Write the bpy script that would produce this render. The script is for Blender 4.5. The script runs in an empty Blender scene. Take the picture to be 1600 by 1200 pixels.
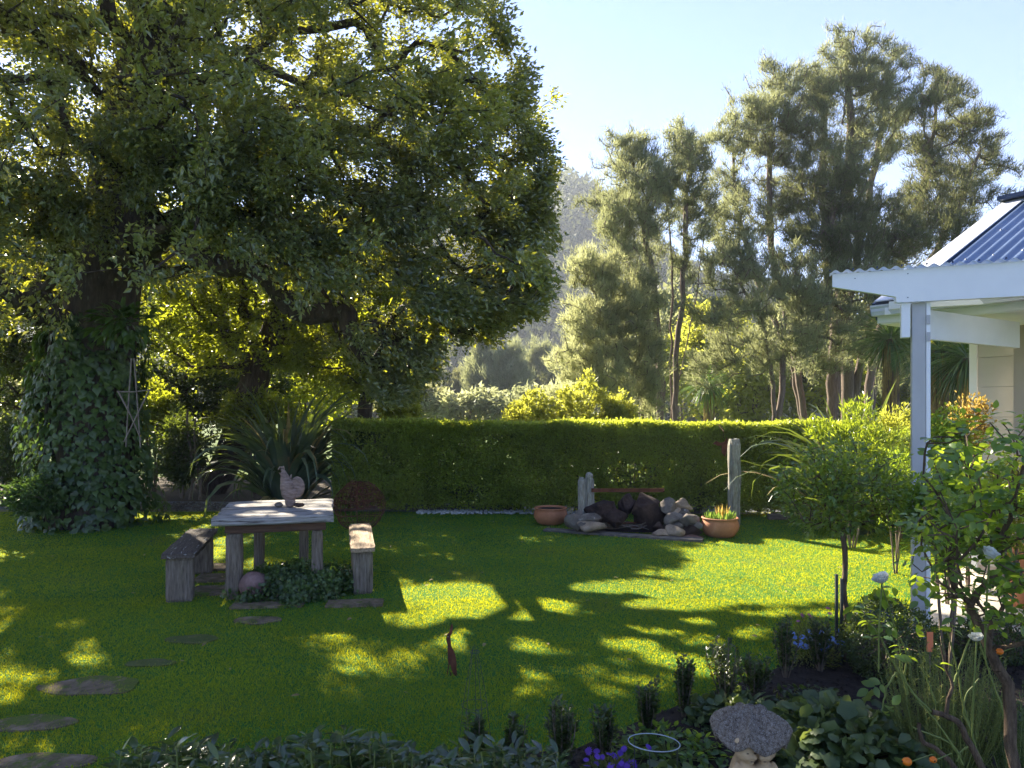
import bpy, bmesh, math, random
import numpy as np
from mathutils import Vector, Matrix, noise

# ---------------------------------------------------------------- camera, sky, sun, exposure
S = bpy.context.scene
C = S.collection
R = math.radians
EYE, FPX, HOR = 1.75, 1100.0, 640.0          # eye height, focal length and horizon in 1600 px units
cam = bpy.data.cameras.new('camera'); cam_o = bpy.data.objects.new('camera', cam); C.objects.link(cam_o)
cam_o.location = (0, 0, EYE); cam_o.rotation_euler = (R(90), 0, 0)
cam.sensor_width = 36; cam.lens = 36 * FPX / 1600; cam.shift_y = (HOR - 600) / 1600
cam.clip_start = .05; cam.clip_end = 3000
S.camera = cam_o
SUN_EL, SUN_AZ = R(32), R(-34)               # azimuth measured from +Y, negative = to the left
w = bpy.data.worlds.new('World'); S.world = w; w.use_nodes = True
wn = w.node_tree.nodes; bgn = wn['Background']
sk = wn.new('ShaderNodeTexSky'); sk.sky_type = 'NISHITA'; sk.sun_disc = False
sk.sun_elevation = SUN_EL; sk.sun_rotation = SUN_AZ; sk.air_density = 1.0; sk.dust_density = .1; sk.ozone_density = 2.6
tn = wn.new('ShaderNodeMixRGB'); tn.blend_type = 'MULTIPLY'; tn.inputs[0].default_value = 1; tn.inputs[2].default_value = (.88, .87, 1.14, 1)
w.node_tree.links.new(sk.outputs[0], tn.inputs[1]); w.node_tree.links.new(tn.outputs[0], bgn.inputs[0]); bgn.inputs[1].default_value = .050
SUN = np.array([math.sin(SUN_AZ) * math.cos(SUN_EL), math.cos(SUN_AZ) * math.cos(SUN_EL), math.sin(SUN_EL)])
sl = bpy.data.lights.new('sun', 'SUN'); sl.energy = 4.6; sl.angle = R(.55); sl.color = (1, .90, .72)
so = bpy.data.objects.new('sun', sl); C.objects.link(so)
so.rotation_euler = Vector(SUN).to_track_quat('Z', 'Y').to_euler()
S.view_settings.view_transform = 'Standard'; S.view_settings.look = 'None'
S.view_settings.gamma = 1; S.view_settings.use_curve_mapping = False
S.view_settings.exposure = 2.5
S.cycles.max_bounces = 12; S.cycles.transmission_bounces = 8; S.cycles.diffuse_bounces = 7
S.cycles.transparent_max_bounces = 8; S.cycles.volume_bounces = 0
S.cycles.sample_clamp_indirect = 10

rng = np.random.default_rng(7)
random.seed(7)

# ---------------------------------------------------------------- helpers
def P(px, py, d):
    return np.array([(px - 800) / FPX * d, d, EYE + (HOR - py) / FPX * d])
def G(px, py, z=0.0):
    d = (EYE - z) * FPX / (py - HOR)
    return np.array([(px - 800) / FPX * d, d, z])

def tag(o, label=None, cat=None, group=None, kind=None):
    if label: o['label'] = label
    if cat: o['category'] = cat
    if group: o['group'] = group
    if kind: o['kind'] = kind
    return o
def empty(name, loc, label, cat, group=None, rz=0):
    o = bpy.data.objects.new(name, None); C.objects.link(o); o.empty_display_size = .1
    o.location = [float(v) for v in loc]; o.rotation_euler = (0, 0, rz)
    return tag(o, label, cat, group)
def link(name, me, parent=None):
    o = bpy.data.objects.new(name, me); C.objects.link(o)
    if parent is not None:
        o.parent = parent
    return o
def mesh_np(name, V, F, mat, tint=None, smooth=False):
    """V (n,3); F (m,k) or list of (m,k) arrays"""
    Fs = F if isinstance(F, list) and isinstance(F[0], np.ndarray) and F[0].ndim == 2 else [F]
    Fs = [np.asarray(f, np.int32) for f in Fs if len(f)]
    me = bpy.data.meshes.new(name)
    V = np.asarray(V, np.float32)
    me.vertices.add(len(V)); me.vertices.foreach_set('co', V.ravel())
    nl = sum(f.size for f in Fs); npoly = sum(len(f) for f in Fs)
    me.loops.add(nl); me.loops.foreach_set('vertex_index', np.concatenate([f.ravel() for f in Fs]))
    me.polygons.add(npoly)
    st = []; off = 0
    for f in Fs:
        st.append(off + np.arange(len(f)) * f.shape[1]); off += f.size
    me.polygons.foreach_set('loop_start', np.concatenate(st).astype(np.int32))
    me.polygons.foreach_set('use_smooth', np.full(npoly, smooth))
    me.update(calc_edges=True)
    if tint is not None:
        a = me.attributes.new('tint', 'FLOAT', 'FACE'); a.data.foreach_set('value', np.asarray(tint, np.float32))
    me.materials.append(mat)
    return me
def obj_np(name, V, F, mat, parent=None, tint=None, smooth=False, world=True):
    """geometry in world coordinates; if parented it is moved to the parent's frame"""
    V = np.asarray(V, float)
    if parent is not None and world:
        M = np.array(Matrix.LocRotScale(parent.location, parent.rotation_euler, None).inverted())
        if parent.parent is not None:
            p = parent.parent
            M = M @ np.array(Matrix.LocRotScale(p.location, p.rotation_euler, None).inverted())
        V = V @ M[:3, :3].T + M[:3, 3]
    return link(name, mesh_np(name, V, F, mat, tint, smooth), parent)
def obj_bm(name, bm, mat, parent=None, smooth=False):
    me = bpy.data.meshes.new(name); bm.normal_update(); bm.to_mesh(me); bm.free(); me.materials.append(mat)
    if smooth:
        for p in me.polygons: p.use_smooth = True
    return link(name, me, parent)
def box_bm(bm, c, s, rz=0, bev=0.0, jit=0.0, cuts=0):
    g = bmesh.ops.create_cube(bm, size=1)
    vs = g['verts']
    bmesh.ops.scale(bm, vec=s, verts=vs)
    if bev > 0:
        es = list({e for v in vs for e in v.link_edges})
        r = bmesh.ops.bevel(bm, geom=es, offset=bev, segments=2, affect='EDGES', profile=.6)
        vs = [v for v in r['verts']]
        vs = list({v for f in r['faces'] for v in f.verts} | {v for v in vs})
    if jit:
        for v in vs: v.co += Vector([random.uniform(-jit, jit) for _ in range(3)])
    bmesh.ops.rotate(bm, cent=(0, 0, 0), matrix=Matrix.Rotation(rz, 3, 'Z'), verts=vs)
    bmesh.ops.translate(bm, vec=c, verts=vs)
    return vs
def box(name, c, s, mat, parent=None, rz=0, bev=.004, jit=0.0):
    bm = bmesh.new(); box_bm(bm, (0, 0, 0), s, rz, bev, jit)
    o = obj_bm(name, bm, mat, parent); o.location = [float(v) for v in c]; return o
def timber(name, c, s, mat, parent=None, rz=0, rough=.004, axis=0):
    """sawn, weathered timber: subdivided along its long axis, edges worn, slightly bowed"""
    n = 14
    bm = bmesh.new(); bmesh.ops.create_cube(bm, size=1); bmesh.ops.scale(bm, vec=s, verts=bm.verts)
    ed = [e for e in bm.edges if abs((e.verts[0].co - e.verts[1].co)[axis]) > 1e-6]
    bmesh.ops.subdivide_edges(bm, edges=ed, cuts=n, use_grid_fill=True)
    for ax in range(3):
        if ax != axis:
            e2 = [e for e in bm.edges if abs((e.verts[0].co - e.verts[1].co)[ax]) > s[ax] * .9]
            bmesh.ops.subdivide_edges(bm, edges=e2, cuts=4, use_grid_fill=True)
    sd = random.uniform(0, 99)
    for v in bm.verts:
        p = v.co.copy()
        k = Vector((p.x * (3 if axis == 0 else 22), p.y * (3 if axis == 1 else 22), p.z * (3 if axis == 2 else 22))) + Vector((sd, sd, 0))
        q = noise.noise_vector(k) * rough
        on = sum(1 for ax in range(3) if abs(abs(p[ax]) - s[ax] / 2) < 1e-5)
        if on >= 2: q -= Vector([math.copysign(rough * 1.3, p[ax]) if ax != axis else 0 for ax in range(3)])
        v.co += q
    bmesh.ops.rotate(bm, cent=(0, 0, 0), matrix=Matrix.Rotation(rz, 3, 'Z'), verts=bm.verts)
    o = obj_bm(name, bm, mat, parent, smooth=False); o.location = [float(v) for v in c]; return o
def lathe_bm(prof, n=40):
    bm = bmesh.new(); rings = []
    for r, z in prof:
        rings.append([bm.verts.new((r * math.cos(2 * math.pi * i / n), r * math.sin(2 * math.pi * i / n), z)) for i in range(n)])
    for a, b in zip(rings, rings[1:]):
        for i in range(n): bm.faces.new((a[i], a[(i + 1) % n], b[(i + 1) % n], b[i]))
    bm.faces.new(list(reversed(rings[0]))); bm.faces.new(rings[-1])
    return bm
def norm(v): return v / np.maximum(np.linalg.norm(v, axis=-1, keepdims=True), 1e-9)
def tubes(chains, sides=None, cap=False):
    Vs, Fs, n0 = [], [], 0
    for pts, rad in chains:
        pts = np.asarray(pts, float); rad = np.broadcast_to(np.asarray(rad, float), (len(pts),))
        if len(pts) < 2: continue
        k = sides or (10 if rad[0] > .1 else 7 if rad[0] > .04 else 4 if rad[0] > .012 else 3)
        t = norm(np.gradient(pts, axis=0))
        ref = np.array([.31, .17, .93]) if abs(norm(t.mean(0))[2]) < .8 else np.array([.95, .2, .1])
        x = norm(np.cross(t, ref)); y = np.cross(t, x)
        a = np.arange(k) * 2 * np.pi / k
        ring = pts[:, None] + rad[:, None, None] * (np.cos(a)[None, :, None] * x[:, None] + np.sin(a)[None, :, None] * y[:, None])
        m = len(pts); Vs.append(ring.reshape(-1, 3))
        i = np.arange(m - 1)[:, None] * k; j = np.arange(k)[None]; j2 = (j + 1) % k
        f = np.stack([i + j, i + j2, i + k + j2, i + k + j], -1).reshape(-1, 4) + n0
        Fs.append(f)
        n0 += m * k
    return np.concatenate(Vs), np.concatenate(Fs)
def rvec(n, r=None):
    return norm((r or rng).normal(size=(n, 3)))
def orient(d, up):
    y = norm(d); x = norm(np.cross(y, up)); z = np.cross(x, y)
    return np.stack([x, y, z], -1)          # columns
def leaf_tmpl(L=1, W=.45, seg=1, fold=.25, curl=.15, wide=.45):
    """leaf along +Y, cross fold about its midrib"""
    if seg == 1:
        V = np.array([[0, 0, 0], [-W / 2, L * wide, fold * W / 2], [0, L, -curl * L], [W / 2, L * wide, fold * W / 2], [0, L * wide, -curl * L * .2]])
        return V[[0, 1, 2, 3]], np.array([[0, 2, 1], [0, 3, 2]])
    V, F = [], []
    for i in range(seg + 1):
        t = i / seg
        ww = W / 2 * (math.sin(math.pi * min(1, t * .5 / wide if t < wide else .5 + .5 * (t - wide) / (1 - wide)))) ** .8
        z = -curl * L * t * t
        if i == 0 or i == seg: V.append([0, t * L, z])
        else: V += [[-ww, t * L, z + fold * ww], [0, t * L, z], [ww, t * L, z + fold * ww]]
    idx = lambda i: 0 if i == 0 else 1 + (i - 1) * 3
    F += [[0, 2, 1], [0, 3, 2]]
    for i in range(1, seg - 1):
        a, b = idx(i), idx(i + 1)
        F += [[a, a + 1, b + 1], [a, b + 1, b], [a + 1, a + 2, b + 2], [a + 1, b + 2, b + 1]]
    a, e = idx(seg - 1), len(V) - 1
    F += [[a, a + 1, e], [a + 1, a + 2, e]]
    return np.array(V, float), np.array(F)
def place(tm, pos, M, sc):
    V, F = tm; n = len(pos)
    W_ = np.einsum('nij,vj->nvi', M, V) * np.asarray(sc).reshape(-1, 1, 1) + pos[:, None]
    FF = (F[None] + (np.arange(n) * len(V))[:, None, None]).reshape(-1, F.shape[1])
    return W_.reshape(-1, 3), FF
def leaf_mass(name, tm, pos, d, up, sc, mat, parent=None, var=1.0):
    n = len(pos); sc = np.broadcast_to(np.asarray(sc, float), (n,))
    V, F = place(tm, pos, orient(d, up), sc)
    t = np.repeat(rng.random(n) * var, len(tm[1]))
    return obj_np(name, V, F, mat, parent, tint=t, smooth=len(tm[1]) > 5)
_shared = {}
def leaf_parts(parent, tms, pos, d, up, sc, mat, cap=300, name='leaf'):
    """the leaves that show largest are parts of their own (shared meshes); the rest is one part"""
    n = len(pos); sc = np.broadcast_to(np.asarray(sc, float), (n,))
    M = orient(d, up)
    dist = np.linalg.norm(pos - np.array([0, 0, EYE]), axis=1)
    infr = (np.abs(pos[:, 0] / pos[:, 1]) < .75) & ((EYE - pos[:, 2]) / pos[:, 1] < .52)
    order = np.argsort(dist / sc + 1000 * (~infr))
    key = (id(parent), name)
    mes = [mesh_np(name, tm[0], tm[1], mat, tint=np.full(len(tm[1]), .1 + .8 * k / max(1, len(tms) - 1)), smooth=True) for k, tm in enumerate(tms)]
    inv = Matrix.LocRotScale(parent.location, parent.rotation_euler, None).inverted()
    for j, i in enumerate(order[:cap]):
        o = bpy.data.objects.new(name, mes[j % len(mes)]); C.objects.link(o); o.parent = parent
        m = Matrix(M[i].tolist()).to_4x4() @ Matrix.Scale(float(sc[i]), 4); m.translation = Vector(pos[i])
        o.matrix_local = inv @ m
    rest = order[cap:]
    if len(rest):
        o = leaf_mass('foliage', tms[0], pos[rest], d[rest], up[rest], sc[rest], mat, parent)
        o['kind'] = 'stuff'
def blobs(name, ell, mat, parent=None, voxel=.01, smooth=6, disp=0.0):
    """ellipsoids fused into one continuous surface"""
    bm = bmesh.new()
    for c, r, *rot in ell:
        m = Matrix.Translation(Vector(c)) @ (Matrix.Rotation(rot[0], 4, rot[1]) if rot else Matrix()) @ Matrix.Diagonal((*r, 1))
        bmesh.ops.create_icosphere(bm, subdivisions=3, radius=1, matrix=m)
    o = obj_bm(name, bm, mat, parent, smooth=True)
    md = o.modifiers.new('fuse', 'REMESH'); md.mode = 'VOXEL'; md.voxel_size = voxel; md.use_smooth_shade = True
    m2 = o.modifiers.new('soft', 'SMOOTH'); m2.iterations = smooth; m2.factor = .5
    return o

# ---------------------------------------------------------------- materials
def new_mat(name):
    m = bpy.data.materials.new(name); m.use_nodes = True
    nt = m.node_tree; nt.nodes.clear()
    out = nt.nodes.new('ShaderNodeOutputMaterial')
    return m, nt, out
def N(nt, t, **kw):
    n = nt.nodes.new(t)
    for k, v in kw.items():
        if k in n.inputs: n.inputs[k].default_value = v
        else: setattr(n, k, v)
    return n
def ramp(nt, fac, stops):
    r = nt.nodes.new('ShaderNodeValToRGB'); e = r.color_ramp.elements
    while len(e) < len(stops): e.new(.5)
    for el, (p, c) in zip(e, stops): el.position = p; el.color = (*c, 1)
    nt.links.new(fac, r.inputs[0]); return r.outputs[0]
def leaf_mat(name, dark, light, trans, tw=.45, rough=.42, spec=.5, nscale=1.5, rare=None):
    """dark/light: reflected colour range; trans: colour light takes when it passes through"""
    m, nt, out = new_mat(name); L = nt.links.new
    at = N(nt, 'ShaderNodeAttribute', attribute_name='tint')
    geo = N(nt, 'ShaderNodeNewGeometry')
    nz = N(nt, 'ShaderNodeTexNoise', Scale=nscale, Detail=2.0); L(geo.outputs['Position'], nz.inputs['Vector'])
    mx = N(nt, 'ShaderNodeMath', operation='MULTIPLY_ADD'); L(at.outputs['Fac'], mx.inputs[0]); mx.inputs[1].default_value = .6
    sb = N(nt, 'ShaderNodeMath', operation='MULTIPLY_ADD'); L(nz.outputs['Fac'], sb.inputs[0]); sb.inputs[1].default_value = 1.1; sb.inputs[2].default_value = -.35
    L(sb.outputs[0], mx.inputs[2])
    st = [(0.05, dark), (.8, light)]
    if rare: st.append((.99, rare))
    col = ramp(nt, mx.outputs[0], st)
    b = N(nt, 'ShaderNodeBsdfPrincipled', Roughness=rough); L(col, b.inputs['Base Color']); b.inputs['Specular IOR Level'].default_value = spec
    t = N(nt, 'ShaderNodeBsdfTranslucent')
    tc = N(nt, 'ShaderNodeMixRGB'); tc.inputs[1].default_value = (*[v * .55 for v in trans], 1); tc.inputs[2].default_value = (*trans, 1)
    L(mx.outputs[0], tc.inputs[0]); L(tc.outputs[0], t.inputs[0])
    mix = N(nt, 'ShaderNodeMixShader'); mix.inputs[0].default_value = tw
    L(b.outputs[0], mix.inputs[1]); L(t.outputs[0], mix.inputs[2]); L(mix.outputs[0], out.inputs[0])
    return m
def surf(name, stops, scale=6, stretch=(1, 1, 1), rough=.8, bump=.4, bdist=.01, detail=8, spec=.3, fine=None, metallic=0, coord='Object', dist=0.0):
    m, nt, out = new_mat(name); L = nt.links.new
    tc = N(nt, 'ShaderNodeTexCoord'); mp = N(nt, 'ShaderNodeMapping'); mp.inputs['Scale'].default_value = stretch
    L(tc.outputs[coord], mp.inputs[0])
    oi = N(nt, 'ShaderNodeObjectInfo'); ad = N(nt, 'ShaderNodeVectorMath', operation='ADD'); L(mp.outputs[0], ad.inputs[0])
    ml = N(nt, 'ShaderNodeMath', operation='MULTIPLY'); L(oi.outputs['Random'], ml.inputs[0]); ml.inputs[1].default_value = 37 if coord == 'Object' else 0
    L(ml.outputs[0], ad.inputs[1])
    nz = N(nt, 'ShaderNodeTexNoise', Scale=scale, Detail=float(detail), Roughness=.65, Distortion=dist); L(ad.outputs[0], nz.inputs['Vector'])
    col = ramp(nt, nz.outputs['Fac'], stops)
    if fine:
        n2 = N(nt, 'ShaderNodeTexNoise', Scale=fine[0], Detail=4.0, Roughness=.7); L(ad.outputs[0], n2.inputs['Vector'])
        r2 = ramp(nt, n2.outputs['Fac'], [(fine[1], (0, 0, 0)), (min(1, fine[1] + .08), (1, 1, 1))])
        mm = N(nt, 'ShaderNodeMixRGB'); L(r2, mm.inputs[0]); L(col, mm.inputs[1]); mm.inputs[2].default_value = (*fine[2], 1); col = mm.outputs[0]
    b = N(nt, 'ShaderNodeBsdfPrincipled', Roughness=rough, Metallic=metallic); L(col, b.inputs['Base Color']); b.inputs['Specular IOR Level'].default_value = spec
    nb = N(nt, 'ShaderNodeTexNoise', Scale=scale * 3.1, Detail=6.0, Roughness=.7); L(ad.outputs[0], nb.inputs['Vector'])
    bp = N(nt, 'ShaderNodeBump', Strength=bump, Distance=bdist); L(nb.outputs['Fac'], bp.inputs['Height']); L(bp.outputs[0], b.inputs['Normal'])
    L(b.outputs[0], out.inputs[0])
    return m
M = {}
M['big_leaf'] = leaf_mat('big_leaf', (.05, .068, .042), (.14, .175, .10), (.80, .80, .05), .32, .30, .9, .8, rare=(.17, .16, .04))
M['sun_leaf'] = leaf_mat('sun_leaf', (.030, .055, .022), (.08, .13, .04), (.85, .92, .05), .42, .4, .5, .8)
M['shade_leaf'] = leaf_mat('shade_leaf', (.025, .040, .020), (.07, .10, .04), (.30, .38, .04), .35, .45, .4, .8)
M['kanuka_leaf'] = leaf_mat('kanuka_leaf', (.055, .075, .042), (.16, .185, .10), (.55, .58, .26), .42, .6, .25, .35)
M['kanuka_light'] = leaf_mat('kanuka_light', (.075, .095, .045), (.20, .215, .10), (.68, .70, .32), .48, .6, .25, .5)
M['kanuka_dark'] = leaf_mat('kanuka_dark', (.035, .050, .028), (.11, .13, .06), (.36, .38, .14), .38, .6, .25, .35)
M['far_leaf'] = leaf_mat('far_leaf', (.05, .065, .035), (.13, .14, .06), (.45, .45, .18), .4, .7, .15, .2)
M['hill_leaf'] = leaf_mat('hill_leaf', (.018, .030, .018), (.06, .075, .035), (.20, .22, .08), .3, .7, .15, .03)
M['bright_leaf'] = leaf_mat('bright_leaf', (.09, .13, .02), (.20, .24, .04), (.80, .80, .10), .5, .5, .4, 2)
M['hedge_leaf'] = leaf_mat('hedge_leaf', (.05, .095, .022), (.22, .30, .06), (.85, .92, .08), .42, .42, .5, 2.6, rare=(.20, .22, .04))
M['ivy_leaf'] = leaf_mat('ivy_leaf', (.026, .05, .014), (.085, .135, .034), (.25, .42, .06), .28, .38, .5, 3)
M['flax_leaf'] = leaf_mat('flax_leaf', (.03, .052, .036), (.09, .125, .08), (.36, .46, .05), .25, .38, .5, 3, rare=(.20, .16, .09))
M['laurel_leaf'] = leaf_mat('laurel_leaf', (.014, .032, .014), (.045, .085, .032), (.40, .55, .06), .26, .22, .85, 6, rare=(.16, .24, .03))
M['box_leaf'] = leaf_mat('box_leaf', (.012, .028, .010), (.04, .07, .02), (.30, .40, .05), .3, .32, .6, 6)
M['rose_leaf'] = leaf_mat('rose_leaf', (.035, .085, .025), (.10, .19, .05), (.62, .80, .05), .5, .33, .6, 6, rare=(.18, .20, .04))
M['std_leaf'] = leaf_mat('std_leaf', (.035, .075, .030), (.10, .17, .06), (.65, .78, .04), .42, .3, .7, 6)
M['red_leaf'] = leaf_mat('red_leaf', (.10, .06, .02), (.22, .20, .05), (.85, .60, .15), .55, .4, .5, 6)
M['herb_leaf'] = leaf_mat('herb_leaf', (.06, .085, .03), (.17, .20, .06), (.55, .55, .12), .4, .5, .4, 6)
M['heuchera_leaf'] = leaf_mat('heuchera_leaf', (.03, .06, .02), (.11, .15, .055), (.42, .52, .10), .3, .42, .45, 5, rare=(.22, .15, .07))
M['grass'] = leaf_mat('grass', (.030, .135, .030), (.066, .195, .040), (1.0, .92, .004), .43, .75, .02, .55, rare=(.20, .17, .07))
M['succulent'] = leaf_mat('succulent', (.10, .22, .03), (.20, .34, .05), (.5, .7, .1), .3, .4, .4, 20)
M['white_petal'] = leaf_mat('white_petal', (.72, .73, .66), (.82, .82, .78), (.8, .8, .7), .3, .55, .2, 20)
M['purple_petal'] = leaf_mat('purple_petal', (.10, .04, .35), (.22, .10, .55), (.3, .1, .8), .3, .5, .2, 20)
M['blue_petal'] = leaf_mat('blue_petal', (.12, .22, .65), (.25, .38, .80), (.3, .4, .9), .3, .5, .2, 20)
M['pink_petal'] = leaf_mat('pink_petal', (.40, .12, .25), (.55, .22, .35), (.7, .2, .4), .3, .5, .2, 20)
M['yellow_petal'] = leaf_mat('yellow_petal', (.6, .45, .02), (.8, .6, .03), (.9, .7, .05), .3, .5, .2, 20)
M['dead_leaf'] = leaf_mat('dead_leaf', (.20, .15, .07), (.42, .32, .13), (.5, .4, .15), .3, .6, .2, 20)
M['bark'] = surf('bark', [(.3, (.035, .026, .020)), (.55, (.085, .062, .046)), (.8, (.16, .13, .10))], 5, (3, 3, .7), .9, .9, .03, fine=(9, .62, (.17, .19, .13)))
M['kanuka_bark'] = surf('kanuka_bark', [(.3, (.09, .065, .05)), (.7, (.24, .18, .14))], 8, (3, 3, .5), .9, .8, .03)
M['twig'] = surf('twig', [(.3, (.10, .075, .05)), (.7, (.22, .17, .12))], 30, (1, 1, 1), .8, .4)
M['green_cane'] = surf('green_cane', [(.3, (.09, .13, .03)), (.7, (.20, .22, .06))], 18, (1, 1, 1), .5, .2)
M['old_cane'] = surf('old_cane', [(.35, (.065, .042, .028)), (.65, (.20, .14, .09))], 22, (3, 3, .6), .85, 1, .012)
M['table_wood'] = surf('table_wood', [(.36, (.06, .05, .045)), (.46, (.26, .24, .22)), (.72, (.46, .44, .41))], 5, (1, 16, 16), .85, .9, .006, fine=(5, .68, (.09, .075, .06)))
M['leg_wood'] = surf('leg_wood', [(.28, (.06, .045, .033)), (.5, (.17, .135, .10)), (.75, (.29, .24, .19))], 7, (9, 9, .9), .9, .9, .008, fine=(4, .66, (.13, .17, .06)))
M['dark_wood'] = surf('dark_wood', [(.3, (.045, .035, .028)), (.7, (.14, .11, .085))], 7, (9, .9, 9), .9, .9, .006, fine=(4, .60, (.40, .40, .37)))
M['tan_wood'] = surf('tan_wood', [(.3, (.16, .10, .055)), (.55, (.38, .28, .18)), (.75, (.50, .40, .28))], 7, (9, .9, 9), .85, .8, .006)
M['red_timber'] = surf('red_timber', [(.3, (.07, .04, .028)), (.7, (.17, .10, .07))], 7, (1, 9, 9), .9, .8, .006)
M['post_wood'] = surf('post_wood', [(.3, (.10, .08, .06)), (.45, (.26, .24, .20)), (.7, (.48, .47, .41))], 9, (9, 9, .8), .9, 1, .01, fine=(10, .60, (.22, .27, .17)))
M['sleeper'] = surf('sleeper', [(.3, (.07, .06, .05)), (.7, (.20, .18, .155))], 6, (.8, 6, 6), .9, .8, .01)
M['white_paint'] = surf('white_paint', [(.35, (.80, .81, .82)), (.7, (.86, .87, .88))], 3, (1, 1, 1), .5, .12, .003, fine=(7, .74, (.42, .42, .40)))
M['grey_paint'] = surf('grey_paint', [(.3, (.40, .40, .40)), (.7, (.50, .50, .50))], 3, (1, 1, .4), .55, .12, .003)
M['cream_paint'] = surf('cream_paint', [(.3, (.44, .43, .40)), (.7, (.51, .50, .47))], 1.5, (1, 1, 1), .55, .1, .003)
M['taupe_paint'] = surf('taupe_paint', [(.3, (.38, .33, .29)), (.7, (.44, .39, .34))], 1.5, (1, 1, 1), .6, .1, .003)
M['roof_steel'] = surf('roof_steel', [(.3, (.09, .14, .23)), (.7, (.14, .20, .31))], 2, (1, 1, 1), .30, .05, .003, metallic=.35, spec=.6)  # zincalume; the blue it reflects from the sky is put into the colour
M['flashing'] = surf('flashing', [(.3, (.52, .54, .58)), (.7, (.62, .64, .68))], 2, (1, 1, 1), .4, .05, .003)
M['navy'] = surf('navy', [(.3, (.03, .045, .09)), (.7, (.05, .07, .13))], 2, (1, 1, 1), .4, .05, .003)
M['terracotta'] = surf('terracotta', [(.3, (.30, .12, .055)), (.6, (.46, .20, .10)), (.8, (.54, .30, .19))], 5, (1, 1, 1), .75, .4, .004, fine=(4, .66, (.36, .26, .20)))
M['blue_glaze'] = surf('blue_glaze', [(.3, (.008, .03, .22)), (.7, (.015, .05, .32))], 5, (1, 1, 1), .12, .1, .002, spec=.7)
M['soil'] = surf('soil', [(.3, (.018, .012, .009)), (.6, (.05, .036, .028)), (.85, (.11, .085, .065))], 14, (1, 1, 1), .95, 1, .04, coord='Object')
M['litter'] = surf('litter', [(.3, (.06, .045, .03)), (.55, (.13, .10, .07)), (.8, (.25, .20, .13))], 30, (1, 1, 1), .95, 1, .04)
M['stepping'] = surf('stepping', [(.36, (.075, .075, .025)), (.5, (.15, .11, .07)), (.75, (.27, .21, .145))], 9, (1, 1, 1), .95, .9, .012, fine=(4, .53, (.085, .115, .015)), dist=.6)
M['moss_step'] = surf('moss_step', [(.36, (.06, .085, .015)), (.55, (.09, .105, .03)), (.75, (.12, .10, .06))], 9, (1, 1, 1), .95, .9, .012, dist=.6)
M['gravel'] = surf('gravel', [(.3, (.10, .10, .11)), (.6, (.26, .26, .27)), (.8, (.42, .42, .43))], 55, (1, 1, 1), .9, 1, .03)
M['pebble_white'] = surf('pebble_white', [(.3, (.30, .31, .32)), (.7, (.62, .63, .64))], 4, (1, 1, 1), .7, .3, .004)
M['concrete'] = surf('concrete', [(.3, (.36, .32, .26)), (.7, (.52, .47, .40))], 5, (1, 1, 1), .9, .4, .006)
M['rock_dark'] = surf('rock_dark', [(.3, (.022, .014, .012)), (.55, (.065, .04, .033)), (.8, (.12, .08, .065))], 5, (1, 1, 1), .9, 1, .06)
M['rock_grey'] = surf('rock_grey', [(.3, (.06, .052, .045)), (.55, (.18, .155, .13)), (.8, (.32, .285, .24))], 5, (1, 1, 1), .85, .9, .03, fine=(6, .63, (.48, .48, .45)))
M['rock_tan'] = surf('rock_tan', [(.3, (.16, .12, .08)), (.55, (.36, .28, .20)), (.8, (.50, .43, .33))], 5, (1, 1, 1), .85, .9, .03)
M['rock_red'] = surf('rock_red', [(.3, (.10, .055, .045)), (.6, (.24, .15, .13)), (.8, (.34, .24, .21))], 7, (1, 1, 1), .85, .7, .02, fine=(14, .68, (.45, .37, .32)))
M['rust'] = surf('rust', [(.3, (.045, .015, .008)), (.6, (.13, .045, .022)), (.8, (.22, .09, .04))], 14, (1, 1, 1), .85, .6, .003)
M['dark_wire'] = surf('dark_wire', [(.3, (.03, .035, .03)), (.7, (.07, .075, .065))], 14, (1, 1, 1), .5, .3, .002)
M['pale_wire'] = surf('pale_wire', [(.3, (.25, .30, .32)), (.7, (.40, .45, .47))], 14, (1, 1, 1), .4, .1, .002)
M['rooster_clay'] = surf('rooster_clay', [(.3, (.10, .07, .055)), (.55, (.24, .175, .145)), (.8, (.34, .27, .23))], 16, (1, 1, 3), .85, .9, .006, fine=(10, .66, (.40, .17, .13)))
M['statue_stone'] = surf('statue_stone', [(.3, (.24, .16, .08)), (.55, (.48, .34, .19)), (.8, (.62, .48, .30))], 9, (1, 1, 1), .85, .6, .004)
M['lichen_cap'] = surf('lichen_cap', [(.36, (.09, .068, .05)), (.55, (.23, .19, .15)), (.72, (.36, .315, .265))], 80, (1, 1, 1), .95, 1, .008, fine=(260, .55, (.42, .41, .39)))
M['grey_stick'] = surf('grey_stick', [(.3, (.13, .10, .085)), (.7, (.28, .23, .20))], 12, (1, 1, 1), .85, .5, .003)
M['hip'] = surf('hip', [(.3, (.55, .10, .01)), (.7, (.75, .22, .02))], 30, (1, 1, 1), .35, .1, .002)
M['orange_tag'] = surf('orange_tag', [(.3, (.65, .16, .06)), (.7, (.75, .24, .10))], 10, (1, 1, 1), .5, .1, .002)

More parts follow.
